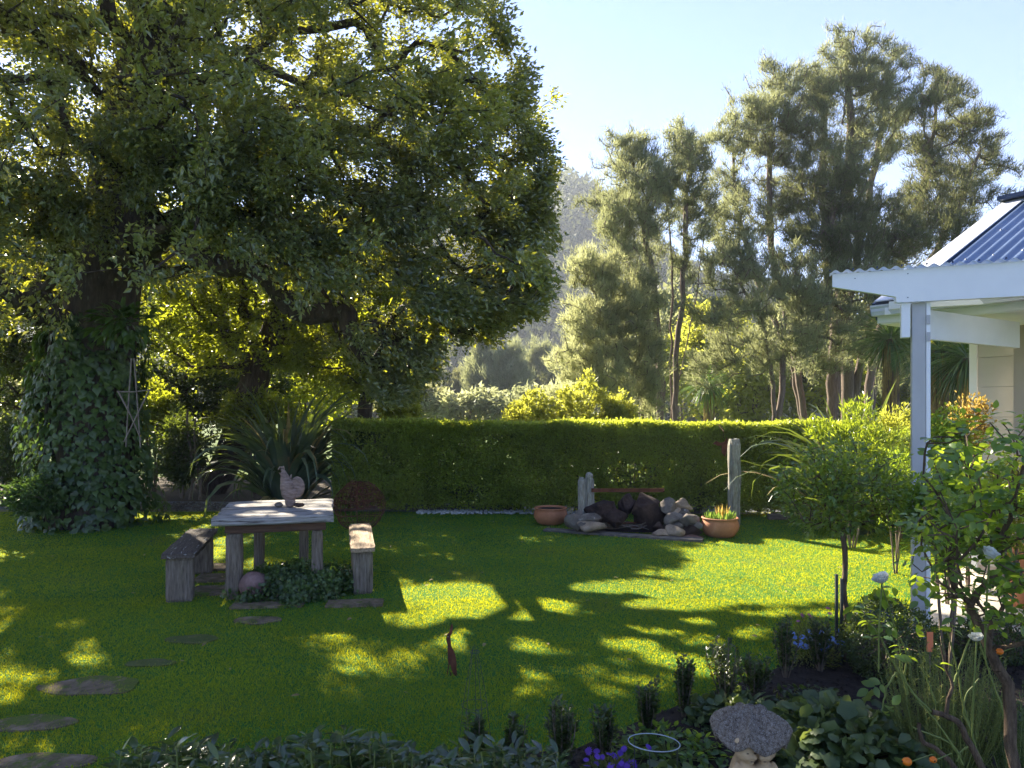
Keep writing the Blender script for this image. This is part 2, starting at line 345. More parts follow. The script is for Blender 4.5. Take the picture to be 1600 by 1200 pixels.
def ground_mat(name, green, dry, bare, scale=.9):
    m, nt, out = new_mat(name); L = nt.links.new
    tc = N(nt, 'ShaderNodeNewGeometry')
    n1 = N(nt, 'ShaderNodeTexNoise', Scale=scale, Detail=6.0, Roughness=.6); L(tc.outputs['Position'], n1.inputs['Vector'])
    n2 = N(nt, 'ShaderNodeTexNoise', Scale=45.0, Detail=6.0, Roughness=.8); L(tc.outputs['Position'], n2.inputs['Vector'])
    c1 = ramp(nt, n1.outputs['Fac'], [(.35, green), (.55, [v * 1.25 for v in green]), (.72, dry)])
    c2 = ramp(nt, n2.outputs['Fac'], [(.35, (.7, .7, .7)), (.65, (1.15, 1.15, 1.05))])
    mx = N(nt, 'ShaderNodeMixRGB', blend_type='MULTIPLY'); mx.inputs[0].default_value = 1; L(c1, mx.inputs[1]); L(c2, mx.inputs[2])
    b = N(nt, 'ShaderNodeBsdfPrincipled', Roughness=.95); b.inputs['Specular IOR Level'].default_value = .1; L(mx.outputs[0], b.inputs['Base Color'])
    bp = N(nt, 'ShaderNodeBump', Strength=.8, Distance=.02); L(n2.outputs['Fac'], bp.inputs['Height']); L(bp.outputs[0], b.inputs['Normal'])
    L(b.outputs[0], out.inputs[0]); return m
M['lawn'] = ground_mat('lawn', (.050, .145, .028), (.11, .155, .04), 0)
M['paddock'] = ground_mat('paddock', (.07, .11, .02), (.16, .17, .05), 0, .15)
M['hill_ground'] = ground_mat('hill_ground', (.03, .045, .02), (.07, .08, .035), 0, .02)

# ---------------------------------------------------------------- ground, paths, beds, hill
def sheet(name, pts, mat, z, kind='structure', parent=None):
    bm = bmesh.new(); vs = [bm.verts.new((float(p[0]), float(p[1]), z)) for p in pts]; bm.faces.new(vs)
    bmesh.ops.recalc_face_normals(bm, faces=bm.faces)
    if bm.faces[0].normal.z < 0: bmesh.ops.reverse_faces(bm, faces=bm.faces[:])
    o = obj_bm(name, bm, mat, parent)
    if kind: o['kind'] = kind
    return o
sheet('paddock', [(-700, -60), (700, -60), (700, 700), (-700, 700)], M['paddock'], -.004)
sheet('lawn', [(-9.5, -2), (9, -2), (9, 12.4), (-9.5, 12.6)], M['lawn'], 0)
sheet('gravel_path', [(-9.5, 12.05), (-2.6, 12.05), (6.5, 11.65), (6.5, 12.6), (-2.6, 13.2), (-9.5, 13.6)], M['gravel'], .004)
sheet('leaf_litter', [(-14, 13.65), (-3, 13.25), (-2, 17), (-14, 19)], M['litter'], .006)
soil_edge = [G(520, 1215), G(700, 1190), G(900, 1172), G(1000, 1128), G(1090, 1092), G(1180, 1060), G(1250, 1030), G(1300, 1003), G(1370, 992), G(1440, 990), G(1620, 985)]
SOIL = [(p[0], p[1]) for p in soil_edge] + [(5.2, 4.0), (4.2, 1.0), (-1.2, 1.0), (-1.0, 3.0)]
sheet('garden_soil', SOIL, M['soil'], .008)
# soil clods and bark chips on the bed
def in_poly(x, y, poly):
    x = np.asarray(x); y = np.asarray(y); ins = np.zeros(x.shape, bool); n = len(poly)
    for i in range(n):
        x1, y1 = poly[i][:2]; x2, y2 = poly[(i + 1) % n][:2]
        c = ((y1 > y) != (y2 > y)) & (x < (x2 - x1) * (y - y1) / (y2 - y1 + 1e-12) + x1)
        ins ^= c
    return ins
PATIO = [G(1432, 978), G(1432, 925), (5.9, 8.6), (9, 8.6), (9, 5.0), (5.1, 5.2)]
sheet('patio', [(p[0], p[1]) for p in PATIO], M['concrete'], .012)

# wooded hill
def crest(px):
    return np.interp(px, [-1500, -600, 0, 400, 700, 800, 860, 920, 960, 1020, 1110, 1250, 1500, 2200, 3000],
                     [420, 360, 320, 330, 310, 290, 272, 278, 310, 355, 415, 470, 500, 520, 540])
def hill_z(x, y):
    px = 800 + FPX * x / np.maximum(y, 1)
    Hc = EYE + (HOR - 52 - crest(px)) / FPX * 235
    t = np.clip((y - 85) / 150, 0, 1)
    return Hc * (t * t * (3 - 2 * t)) * (1 - .25 * np.clip((y - 235) / 100, 0, 1)) - .5
gx, gy = np.meshgrid(np.linspace(-420, 420, 121), np.linspace(80, 330, 61))
gz = hill_z(gx, gy)
nzv = np.array([noise.noise(Vector((a * .03, b * .03, 2))) for a, b in zip(gx.ravel(), gy.ravel())]).reshape(gx.shape)
gz = gz + nzv * 5 * np.clip((gy - 90) / 60, 0, 1)
V = np.stack([gx, gy, gz], -1).reshape(-1, 3)
i, j = np.meshgrid(np.arange(60), np.arange(120), indexing='ij'); a = (i * 121 + j).ravel()
o = obj_np('hill', V, np.stack([a, a + 1, a + 122, a + 121], -1), M['hill_ground'], smooth=True); o['kind'] = 'structure'
# hillside forest: crowns of leaf clumps
nt_ = 3000
tx = rng.uniform(-75, 95, nt_); ty = rng.uniform(95, 245, nt_)
keep = np.abs(tx / ty + .02) < .42; tx, ty = tx[keep], ty[keep]
tz = hill_z(tx, ty) + np.array([noise.noise(Vector((a * .03, b * .03, 2))) for a, b in zip(tx, ty)]) * 5
per = 42; nT = len(tx); th = rng.uniform(4.5, 9.5, nT)
dd = rvec(nT * per); rr = rng.random((nT * per, 1)) ** .4
off = dd * rr * np.stack([th * .42, th * .42, th * .55], -1).repeat(per, 0)
pos = np.stack([tx, ty, tz + th * .55], -1).repeat(per, 0) + off
o = leaf_mass('hill_forest', (np.array([[-.45, 0, 0], [0, 1, 0], [.45, 0, 0]]), np.array([[0, 2, 1]])), pos, dd + rvec(nT * per) * .8, rvec(nT * per), rng.uniform(.9, 1.9, nT * per), M['hill_leaf']); 
tag(o, 'hazy wooded hillside rising behind the garden', 'forest', kind='stuff')

# air
def haze():
    m, nt, out = new_mat('haze_air'); v = N(nt, 'ShaderNodeVolumePrincipled')
    v.inputs['Color'].default_value = (.80, .88, 1, 1); v.inputs['Density'].default_value = .0009; v.inputs['Anisotropy'].default_value = .2
    nt.links.new(v.outputs[0], out.inputs['Volume'])
    bm = bmesh.new(); box_bm(bm, (0, 320, 50), (1440, 800, 103))
    o = obj_bm('haze', bm, m); o['kind'] = 'stuff'
haze()

# ---------------------------------------------------------------- trees
def grow(trunks, attrs, step=.35, wl=.12, tip_r=.006, expo=2.2, root_r=.3, wob=.10, seed=1, up=0.0):
    r = np.random.default_rng(seed)
    pos = [np.zeros(3)] * 0; par = []; chains = []; plen = []
    for tr in trunks:
        tr = np.asarray(tr, float); pts = [tr[0]]
        for a, b in zip(tr, tr[1:]):
            k = max(1, int(np.linalg.norm(b - a) / step))
            pts += [a + (b - a) * (q / k) for q in range(1, k + 1)]
        pts = np.array(pts); pts[1:-1] += r.normal(size=(len(pts) - 2, 3)) * step * .05
        ids = []
        for q, p in enumerate(pts):
            ids.append(len(pos)); par.append(ids[-2] if q else -1); pos.append(p)
            plen.append(0 if q == 0 else plen[-1] + step * .35)
        chains.append(ids)
    cap = len(pos) + len(attrs) * 14
    A = np.zeros((cap, 3)); n = len(pos); A[:n] = pos; PL = np.zeros(cap); PL[:n] = plen; PR = np.full(cap, -1); PR[:n] = par
    base = A[:n].copy(); rootn = n
    d0 = np.array([np.min(np.linalg.norm(base - a, axis=1)) for a in attrs])
    tips = []
    for a in attrs[np.argsort(d0)]:
        D = np.linalg.norm(A[:n] - a, axis=1)
        cost = D + wl * PL[:n] + up * np.maximum(0, A[:n, 2] - a[2])
        cost[[c[0] for c in chains[:len(trunks)]]] += 5
        i = int(np.argmin(cost)); d = D[i]
        if d < step * .3 or d > 12: continue
        k = min(12, max(2, int(d / step))); p0 = A[i]
        pd = A[i] - A[PR[i]] if PR[i] >= 0 else np.array([0, 0, 1.])
        pd = pd / (np.linalg.norm(pd) + 1e-9)
        c1 = p0 + pd * d * .35 + r.normal(size=3) * d * .08 + np.array([0, 0, up * .1 * d])
        t = np.arange(1, k + 1) / k
        pts = ((1 - t) ** 2)[:, None] * p0 + (2 * t * (1 - t))[:, None] * c1 + (t ** 2)[:, None] * a
        pts[:-1] += r.normal(size=(k - 1, 3)) * wob * (d / k)
        if n + k >= cap: break
        A[n:n + k] = pts; PL[n:n + k] = PL[i] + t * d
        PR[n] = i; PR[n + 1:n + k] = np.arange(n, n + k - 1)
        chains.append([i] + list(range(n, n + k))); n += k; tips.append(n - 1)
    A = A[:n]; PR = PR[:n]; RR = np.zeros(n)
    ch = np.zeros(n)
    for i in range(n - 1, -1, -1):
        rad = max(ch[i], tip_r ** expo); RR[i] = rad
        if PR[i] >= 0: ch[PR[i]] += rad
    RR = RR ** (1 / expo)
    roots = [c[0] for c in chains[:len(trunks)]]
    big = RR[roots].max()
    RR = tip_r + (RR - tip_r) * (root_r - tip_r) / max(big - tip_r, 1e-6)
    out = []
    for c in chains:
        rad = RR[c].copy()
        if c[0] not in roots: rad[0] = min(rad[0], rad[1] * 1.25)
        out.append((A[c], rad))
    DIR = norm(A - A[np.maximum(PR, 0)] + 1e-6)
    return A, RR, DIR, out, np.array(tips)

def ellip(n, c, r, shell=.5, zmin=None, seed=0, sup=2.0):
    g = np.random.default_rng(seed); v = norm(g.normal(size=(n, 3)))
    v = v / ((np.abs(v) ** sup).sum(1, keepdims=True) ** (1 / sup)) * 1.0 if sup != 2 else v
    q = (shell + (1 - shell) * g.random((n, 1))) ** .8
    return np.array(c) + v * q * np.array(r)

# sunlit places on the lawn: gaps in the canopy lie along the sun's rays to these (centre px, radii px)
GAPS = [(700, 928, 72, 17), (745, 948, 72, 16), (778, 975, 55, 16), (640, 968, 42, 10), (705, 1000, 50, 9), (545, 985, 32, 7), (455, 992, 24, 5),
        (548, 1027, 20, 6), (628, 1027, 16, 4), (547, 1050, 20, 6), (870, 945, 36, 10), (845, 985, 30, 7), (905, 962, 26, 6), (820, 1010, 22, 6), (1090, 1005, 26, 5), (1180, 985, 26, 5), (960, 1035, 20, 5), (890, 1022, 16, 4), (955, 918, 60, 9), (1040, 925, 46, 7), (1070, 945, 60, 9), (1000, 945, 30, 7), (1180, 935, 130, 9),
        (985, 1008, 48, 8), (1055, 1032, 46, 10), (870, 1050, 52, 11), (818, 1080, 24, 7), (935, 1083, 34, 9), (1010, 1065, 44, 9), (975, 978, 24, 6), (1030, 988, 28, 5),
        (1140, 993, 40, 7), (1095, 972, 30, 5), (1230, 905, 60, 8), (1130, 915, 60, 7), (190, 972, 12, 10), (110, 1034, 34, 7), (75, 1060, 30, 9), (15, 1018, 15, 8), (18, 1098, 14, 9),
        (110, 1078, 26, 8), (35, 1135, 36, 9), (132, 1150, 24, 6), (25, 862, 36, 14), (90, 1178, 30, 6), (285, 803, 60, 7), (342, 860, 18, 12), (345, 845, 12, 6),
        (15, 1060, 20, 8), (430, 1140, 24, 8), (395, 880, 14, 9), (200, 1085, 20, 5), (1175, 868, 90, 14), (1330, 868, 140, 38), (1420, 920, 90, 30), (1240, 842, 60, 10), (900, 990, 26, 5),
        (1210, 960, 60, 5), (850, 1020, 30, 5), (1350, 840, 130, 16), (1250, 885, 150, 16), (1330, 925, 120, 14), (1100, 895, 90, 6), (1000, 912, 60, 6), (1280, 960, 80, 5), (930, 1040, 26, 6), (1110, 1050, 40, 7)]
TG = []
for cx, cy, rx, ry in GAPS:
    g0 = G(cx, cy); TG.append((g0[0], g0[1], 0, rx / FPX * g0[1], abs(G(cx, cy - ry)[1] - G(cx, cy + ry)[1]) / 2))
TG += [(-2.35, 7.5, .78, .34, .10), (-2.65, 7.15, .78, .18, .12), (-1.95, 6.9, .78, .25, .07), (-2.3, 6.75, .78, .2, .07), (-1.9, 7.35, .78, .12, .08),
       (-1.5, 6.9, .46, .25, .12), (-1.6, 7.3, .46, .2, .14), (-1.7, 7.8, .46, .2, .1), (-3.2, 7.0, .46, .08, .05), (-3.1, 6.7, .46, .05, .05)]
TG += [(1.6, 2.2, 1.5, .16, .12), (1.75, 2.3, 1.1, .12, .10), (1.3, 2.2, 1.15, .10, .08), (1.45, 2.3, .8, .14, .16), (1.75, 3.2, .5, .22, .16), (1.25, 3.4, .25, .16, .08), (1.62, 3.45, .24, .1, .08),
       (.24, 3.35, .30, .12, .08), (1.15, 4.2, .3, .12, .12), (2.5, 4.9, 1.1, .14, .12), (2.2, 4.9, 1.0, .1, .1), (2.35, 4.9, .5, .3, .25), (-.75, 3.1, .33, .10, .05), (-1.3, 3.1, .33, .08, .05), (-.3, 3.05, .33, .06, .05), (2.9, 4.8, 1.3, .2, .15)]
for px_, py_ in ((250, 470), (290, 440), (350, 425), (400, 455), (445, 475), (490, 505), (512, 560), (330, 500), (270, 530), (600, 500), (430, 410), (540, 470)):
    q_ = P(px_, py_, 14.9); TG.append((q_[0], q_[1], q_[2], .38, .28))
def sun_keep(pos, p=1.0, k_=1.0):
    k = np.ones(len(pos), bool)
    for X, Y, Z, rx, ry in TG:
        t = (pos[:, 2] - Z) / SUN[2]
        sx = pos[:, 0] - SUN[0] * t; sy = pos[:, 1] - SUN[1] * t
        ins = (((sx - X) / rx) ** 2 + ((sy - Y) / ry) ** 2 < k_) & (t > 0)
        k &= ~(ins & (rng.random(len(pos)) < p))
    return k
def to_px(p): return 800 + FPX * p[:, 0] / p[:, 1], HOR - FPX * (p[:, 2] - EYE) / p[:, 1]
def sprout(A, DIR, idx, per, spread, cen, out_w=.7, rnd=.9, upw=.2):
    p = A[idx].repeat(per, 0); d = DIR[idx].repeat(per, 0); n = len(p)
    o_ = norm(p - np.array(cen))
    pos = p + rvec(n) * (rng.random((n, 1)) ** .6) * spread - d * rng.random((n, 1)) * spread * .6
    dd = o_ * out_w + d * .6 + rvec(n) * rnd + np.array([0, 0, upw])
    return pos, dd
def make_tree(name, label, cat, trunks, attrs, per, spread, Ls, tm, lmat, bark, root_r, group=None, step=.35, carve=False, inner=1, seed=1, tip=.006, rnd=.9, out_w=.7, upw=.2, upv=None, wl=.12, up=0., cen=None, flare=None, expo=2.2):
    if carve: attrs = attrs[sun_keep(attrs, k_=1.2)]
    A, RR, DIR, chains, tips = grow(trunks, attrs, step=step, root_r=root_r, seed=seed, tip_r=tip, wl=wl, up=up, expo=expo)
    base = np.array(trunks[0][0], float)
    t = empty(name, (base[0], base[1], max(0., base[2])), label, cat, group)
    if flare:
        for k in range(len(trunks)):
            p, r_ = chains[k]; h = p[:, 2] - p[0, 2]
            chains[k] = (p, r_ * (1 + flare * np.exp(-h / .35)))
    Vt, Ft = tubes(chains)
    rad = None
    obj_np('trunk', Vt, Ft, bark, t, smooth=True)
    idx = tips
    if inner: idx = np.concatenate([tips] + [np.maximum(tips - k, 0) for k in range(1, inner + 1)])
    cen = attrs.mean(0) if cen is None else np.array(cen)
    pos, dd = sprout(A, DIR, idx, per, spread, cen, out_w, rnd, upw)
    if carve:
        k = sun_keep(pos, k_=1.7); pos, dd = pos[k], dd[k]
    vis = (np.abs(pos[:, 0]) < .76 * pos[:, 1] + .3) & (pos[:, 2] < EYE + .61 * pos[:, 1] + .4)
    keep_ = vis | (rng.random(len(pos)) < .28); pos, dd, vis = pos[keep_], dd[keep_], vis[keep_]
    n = len(pos); Ls = np.where(vis, Ls, Ls * 1.8)
    uv = rvec(n) * .9 + np.array([0, 0, 1.]) if upv is None else rvec(n)
    leaf_mass('crown', tm, pos, dd, uv, rng.uniform(.7, 1.25, n) * Ls, lmat, t)
    return t, n

TRI = (np.array([[-.26, .25, 0], [0, 1, -.1], [.26, .25, .05]]), np.array([[0, 2, 1]]))
# the big old broadleaf on the left
def big_tree():
    n = 9000; g = np.random.default_rng(11)
    v = norm(g.normal(size=(n, 3))); q = g.random((n, 1)) ** .42
    a = np.array([-5.9, 10.6, 7.2]) + v * q * np.array([7.0, 6.4, 6.6])
    px, py = to_px(a); jn = np.array([noise.noise(Vector(q_) * .9) for q_ in a]); j2 = np.array([noise.noise(Vector(q_) * 2.3 + Vector((7, 3, 1))) for q_ in a]); px = px + jn * 95 + j2 * 60 + 6; py = py + j2 * 30; py = py + jn[::-1] * 0
    poly = [(-2500, -9000), (700, -9000), (735, -900), (775, -120), (785, 20), (765, 80), (815, 130), (845, 190), (862, 235), (850, 300), (838, 350), (852, 430), (835, 462),
            (750, 500), (690, 535), (640, 565), (600, 600), (520, 560), (440, 470), (330, 400), (260, 470), (120, 500), (-100, 520), (-2500, 700)]
    k = in_poly(px, py, poly) & (a[:, 1] > 4.6) & (a[:, 2] > 2.6)
    # leave the trunk itself readable below the first limbs
    k &= ~((px > 105) & (px < 215) & (py > 320) & (a[:, 1] < 10.2))
    a = a[k][:4000]
    ex = []
    for cx, cy, dd_, rx_, ry_ in ((740, 420, 9.4, 1.0, .9), (800, 330, 9.8, .6, .9), (700, 500, 9.6, .9, .35), (810, 455, 9.4, .45, .35), (620, 540, 9.8, .8, .5)):
        c_ = P(cx, cy, dd_); v_ = norm(g.normal(size=(95, 3))) * g.random((95, 1)) ** .5; ex.append(c_ + v_ * np.array([rx_, 1.3, ry_]))
    for cx, cy, dd_, rx_, ry_ in ((430, 320, 8.6, 1.2, .7), (330, 290, 8.4, .9, .6), (540, 400, 8.9, 1.0, .6), (620, 300, 9.0, .9, .8), (460, 220, 8.4, 1.1, .6), (250, 250, 8.2, .8, .5), (60, 330, 8.4, .8, .7), (700, 200, 9.2, .8, .8), (660, 565, 9.8, .5, .25), (620, 605, 10, .4, .2)):
        c_ = P(cx, cy, dd_); v_ = norm(g.normal(size=(70, 3))) * g.random((70, 1)) ** .5; ex.append(c_ + v_ * np.array([rx_, .9, ry_]))
    for cx, cy in ((868, 232), (884, 300), (862, 340), (872, 372), (866, 440), (848, 122), (812, 48), (842, 165), (858, 205), (830, 500), (780, 522), (735, 540), (700, 556), (852, 480), (880, 270)):
        c_ = P(cx - 30, cy, 9.8 + g.uniform(-.5, .5)); ex.append(c_ + g.normal(0, .12, (9, 3)))
    a = np.concatenate([a] + ex)
    trunk = [P(150, 815, 10.7) * [1, 1, 0], P(150, 640, 10.7), P(160, 450, 10.7), P(185, 330, 10.6), P(200, 230, 10.4), P(240, 60, 10.2), P(250, -300, 10.4)]
    return make_tree('broadleaf_tree', 'huge dark spreading broadleaf tree with ivy clad trunk beside the lawn', 'tree', [trunk], a, 35, .21, .082, leaf_tmpl(1, .48, 1, .35, .12),
                     M['big_leaf'], M['bark'], .52, step=.36, carve=True, inner=2, seed=5, tip=.006, wl=.22, cen=(-6, 10.6, 6.5))
t_, n_ = big_tree(); print('big leaves', n_)
def round_tree(label, base, cen, rad, n, per, spread, Ls, mat, root_r, seed, group=None, name='broadleaf_tree', carve=True, zmin=1.0, bark='bark', tmw=.5, tri=False):
    a = ellip(n, cen, rad, .35, seed=seed); a = a[a[:, 2] > zmin]
    base = np.array(base, float); c = np.array(cen, float)
    tr = [base, base * .6 + np.array([c[0], c[1], c[2] - rad[2] * .6]) * .4, np.array([c[0], c[1], c[2] - rad[2] * .1])]
    return make_tree(name, label, 'tree', [tr], a, per, spread, Ls * (1.25 if tri else 1), TRI if tri else leaf_tmpl(1, tmw, 1, .35, .12), mat, M[bark], root_r, group, carve=carve, inner=1, seed=seed)
round_tree('rounded tree with sunlit yellow green leaves behind the flax bush', (-6.3, 14.6, 0), P(430, 475, 14.8), (2.8, 1.6, 2.1), 900, 24, .24, .105, M['sun_leaf'], .30, 21, zmin=2.6)
round_tree('leafy tree whose low boughs hang over the left end of the hedge', (-3.3, 15.4, 0), P(575, 500, 15.2), (1.8, 1.4, 1.9), 620, 24, .24, .10, M['sun_leaf'], .16, 22, zmin=1.9)
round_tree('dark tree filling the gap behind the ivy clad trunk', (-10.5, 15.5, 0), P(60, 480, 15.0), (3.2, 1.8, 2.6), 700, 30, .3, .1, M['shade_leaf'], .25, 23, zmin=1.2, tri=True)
round_tree('tall dark tree standing furthest back behind the big broadleaf', (-8.5, 22, 0), (-8.3, 21.5, 5.2), (4.8, 3.0, 3.4), 650, 26, .42, .15, M['sun_leaf'], .35, 24, zmin=2.5, tri=True)
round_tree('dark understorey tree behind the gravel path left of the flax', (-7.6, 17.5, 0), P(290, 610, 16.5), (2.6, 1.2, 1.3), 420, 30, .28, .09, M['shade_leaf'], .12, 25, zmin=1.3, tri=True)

# kanuka
NEED = (np.array([[-.06, 0, 0], [.06, 0, 0], [0, 1, -.04]]), np.array([[0, 1, 2]]))
def kanuka(label, base, stems, clumps, d, root_r, n_at, per, mat, Ls=.14, seed=1, group='kanuka trees beyond the hedge', spread=.18, jd=.8, name='kanuka_tree', step=.4, extra=None):
    g = np.random.default_rng(seed); a = []
    tot = sum(c[2] * c[3] for c in clumps)
    for cx, cy, rx, ry in clumps:
        k = max(6, int(n_at * 1.5 * rx * ry / tot)); c = P(cx, cy, d + g.uniform(-jd, jd)); r = np.array([rx, (rx + ry) * .45, ry]) * 1.22 / FPX * d
        m = max(3, k // 9); sc_ = norm(g.normal(size=(m, 3))) * (g.random((m, 1)) ** .5) * 1.08      # tufts within the clump
        v = sc_[g.integers(0, m, k)] + g.normal(size=(k, 3)) * np.array([.24, .24, .24]); v[:, 2] += .15 * g.random(k)
        a.append(c + v * r)
    a = np.concatenate(a); cc = np.array([P(c[0], c[1], d) for c in clumps]); k = len(a) // 5; i_, j_ = g.integers(0, len(cc), (2, k)); f_ = g.random((k, 1))
    near = np.linalg.norm(cc[i_] - cc[j_], axis=1) < d * .10
    a = np.concatenate([a, (cc[i_] * f_ + cc[j_] * (1 - f_) + g.normal(0, d * .010, (k, 3)))[near]])
    tr = [[P(x, y, d + dz) if y < 655 else np.array([*(P(x, y, d + dz)[:2]), 0.]) for x, y, dz in s] for s in stems]
    n_at = len(a)
    return make_tree(name, label, 'tree', tr, a, per, spread, Ls, NEED, mat, M['kanuka_bark'], root_r * .5, group, step=step, expo=1.55, inner=3, seed=seed, tip=.012, rnd=.75, out_w=.4, upw=.6, upv=1, wl=.05, up=.35, cen=a.mean(0) - np.array([0, 0, 2.5]))
kanuka('slender twin topped kanuka tree in the middle of the row', None,
       [[(1030, 700, 0), (1032, 560, 0), (1022, 440, .1), (1000, 330, 0), (985, 240, 0)], [(1030, 700, 0), (1036, 600, .2), (1005, 470, .3), (965, 380, .2), (955, 310, .2)]],
       [(975, 240, 36, 38), (1008, 285, 34, 45), (950, 305, 38, 35), (1020, 380, 24, 34), (1005, 450, 26, 34), (960, 450, 30, 30), (990, 345, 36, 38), (1000, 235, 24, 30), (948, 350, 22, 26), (985, 400, 30, 30), (955, 395, 24, 26)], 19, .16, 620, 15, M['kanuka_leaf'], seed=31)
kanuka('thin kanuka tree with bare forked stems and a dense tuft on top', None,
       [[(1052, 700, 0), (1056, 560, 0), (1065, 470, 0), (1072, 380, 0), (1072, 290, 0)], [(1052, 700, 0), (1060, 600, 0), (1085, 480, .2), (1100, 370, .2)], [(1052, 700, .1), (1048, 580, .2), (1050, 440, .3), (1044, 310, .3)]],
       [(1062, 245, 30, 36), (1088, 262, 25, 36), (1045, 290, 22, 32), (1085, 315, 25, 26), (1065, 335, 20, 22), (1100, 330, 18, 26), (1095, 380, 16, 22), (1060, 420, 16, 24)], 19.5, .15, 400, 15, M['kanuka_leaf'], seed=32)
kanuka('pale sunlit kanuka tree billowing low at the left end of the row', None,
       [[(1015, 700, 0), (1000, 600, 0), (960, 530, 0), (925, 450, 0)], [(1015, 700, 0), (985, 640, 0), (930, 590, 0)]],
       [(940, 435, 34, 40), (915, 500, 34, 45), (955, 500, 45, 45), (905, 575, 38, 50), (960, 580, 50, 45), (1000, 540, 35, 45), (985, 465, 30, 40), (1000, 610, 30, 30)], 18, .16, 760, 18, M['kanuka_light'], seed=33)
kanuka('kanuka tree leaning left with stepped clumps of foliage', None,
       [[(1268, 700, 0), (1250, 600, 0), (1225, 480, 0), (1205, 380, 0), (1200, 260, 0), (1210, 140, 0)], [(1268, 700, 0), (1235, 560, .3), (1180, 430, .3), (1150, 330, .2), (1145, 225, .2)]],
       [(1142, 212, 30, 22), (1180, 178, 42, 26), (1220, 128, 40, 24), (1215, 185, 45, 30), (1150, 290, 38, 24), (1190, 235, 38, 24), (1165, 350, 42, 34), (1130, 385, 26, 28), (1215, 300, 34, 28), (1240, 240, 26, 30)], 21, .2, 800, 14, M['kanuka_leaf'], seed=34, jd=1.2)
kanuka('tallest kanuka tree with domed crown above open bare limbs', None,
       [[(1298, 700, 0), (1298, 600, 0), (1308, 480, 0), (1325, 330, 0), (1330, 200, 0), (1322, 100, 0)], [(1298, 700, 0), (1305, 560, 0), (1290, 400, .3), (1285, 260, .3), (1290, 150, .3)], [(1298, 700, 0), (1312, 560, 0), (1345, 380, .3), (1375, 220, .3), (1385, 150, .3)]],
       [(1312, 80, 22, 24), (1345, 98, 46, 26), (1300, 120, 42, 28), (1370, 125, 38, 30), (1395, 160, 24, 28), (1340, 150, 60, 26), (1275, 160, 28, 32), (1365, 190, 36, 22), (1290, 215, 30, 22), (1240, 200, 26, 30), (1400, 200, 22, 24), (1330, 230, 40, 20), (1385, 240, 26, 22)], 20.5, .28, 760, 15, M['kanuka_leaf'], seed=35, jd=1.0)
kanuka('dark dense kanuka tree in front of the tall domed one', None,
       [[(1322, 700, 0), (1325, 600, 0), (1318, 480, 0), (1300, 380, 0), (1300, 290, 0)], [(1322, 700, 0), (1345, 560, 0), (1370, 450, 0), (1395, 370, 0)]],
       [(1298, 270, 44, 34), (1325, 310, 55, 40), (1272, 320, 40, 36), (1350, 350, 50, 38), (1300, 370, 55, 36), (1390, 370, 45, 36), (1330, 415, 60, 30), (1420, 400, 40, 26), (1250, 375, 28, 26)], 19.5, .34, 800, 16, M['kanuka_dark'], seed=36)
kanuka('airy kanuka tree leaning right above the house roof', None,
       [[(1345, 700, 0), (1362, 560, 0), (1400, 430, 0), (1440, 310, 0), (1462, 200, 0), (1465, 120, 0)], [(1345, 700, 0), (1375, 560, .2), (1440, 430, .2), (1495, 330, .2), (1530, 240, .2)]],
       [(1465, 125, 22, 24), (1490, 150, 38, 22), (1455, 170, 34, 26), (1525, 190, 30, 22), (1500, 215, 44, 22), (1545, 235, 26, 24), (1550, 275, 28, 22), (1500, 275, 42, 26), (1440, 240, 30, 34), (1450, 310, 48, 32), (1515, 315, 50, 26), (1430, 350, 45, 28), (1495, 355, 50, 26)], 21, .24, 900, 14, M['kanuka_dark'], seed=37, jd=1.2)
kanuka('low bushy kanuka tree under the leaning ones', None,
       [[(1212, 700, 0), (1208, 600, 0), (1190, 500, 0), (1150, 430, 0)], [(1212, 700, 0), (1225, 560, 0), (1255, 460, 0)]],
       [(1135, 425, 36, 34), (1180, 420, 40, 32), (1125, 490, 34, 28), (1235, 430, 40, 40), (1265, 480, 36, 36), (1180, 490, 34, 30), (1375, 470, 40, 36), (1345, 520, 36, 32), (1420, 455, 34, 26), (1240, 540, 36, 30), (1120, 560, 36, 34), (1190, 560, 34, 34), (1290, 560, 34, 34), (1390, 560, 38, 36), (1300, 470, 34, 36), (1450, 520, 34, 36)], 18, .16, 1100, 16, M['kanuka_leaf'], seed=38)
# bright scrub well behind them
def shrub(label, c, r, n, per, spread, Ls, mat, seed, group=None, name='shrub', tmw=.5, zmin=.15, rr=.05, cat='shrub', stems=4, carve=False):
    g = np.random.default_rng(seed); c = np.array(c, float); r = np.array(r, float)
    v = norm(g.normal(size=(n, 3)))
    v *= 1 + .22 * np.sin(v[:, :1] * 7 + seed) * np.cos(v[:, 2:3] * 6 + seed)
    a = c + v * (g.random((n, 1)) ** .35) * r; a = a[a[:, 2] > zmin]
    tr = []
    for k in range(stems):
        an = k * 2.4 + seed; q = np.array([math.cos(an), math.sin(an), 0]) * r[0] * .35
        b = np.array([c[0], c[1], 0]); tr.append([b + q * .15, b + q * .6 + [0, 0, c[2] * .5], c + q * 1.0])
    return make_tree(name, label, cat, tr, a, per, spread, Ls * (1 if c[1] < 12 else 1.2), leaf_tmpl(1, tmw, 1, .35, .12) if c[1] < 12 else TRI, mat, M['twig'], rr, group, step=max(.04, min(.6, r[0] * .3)) if c[1] < 20 else .9, inner=1, seed=seed, tip=rr * .12, carve=carve, cen=c)
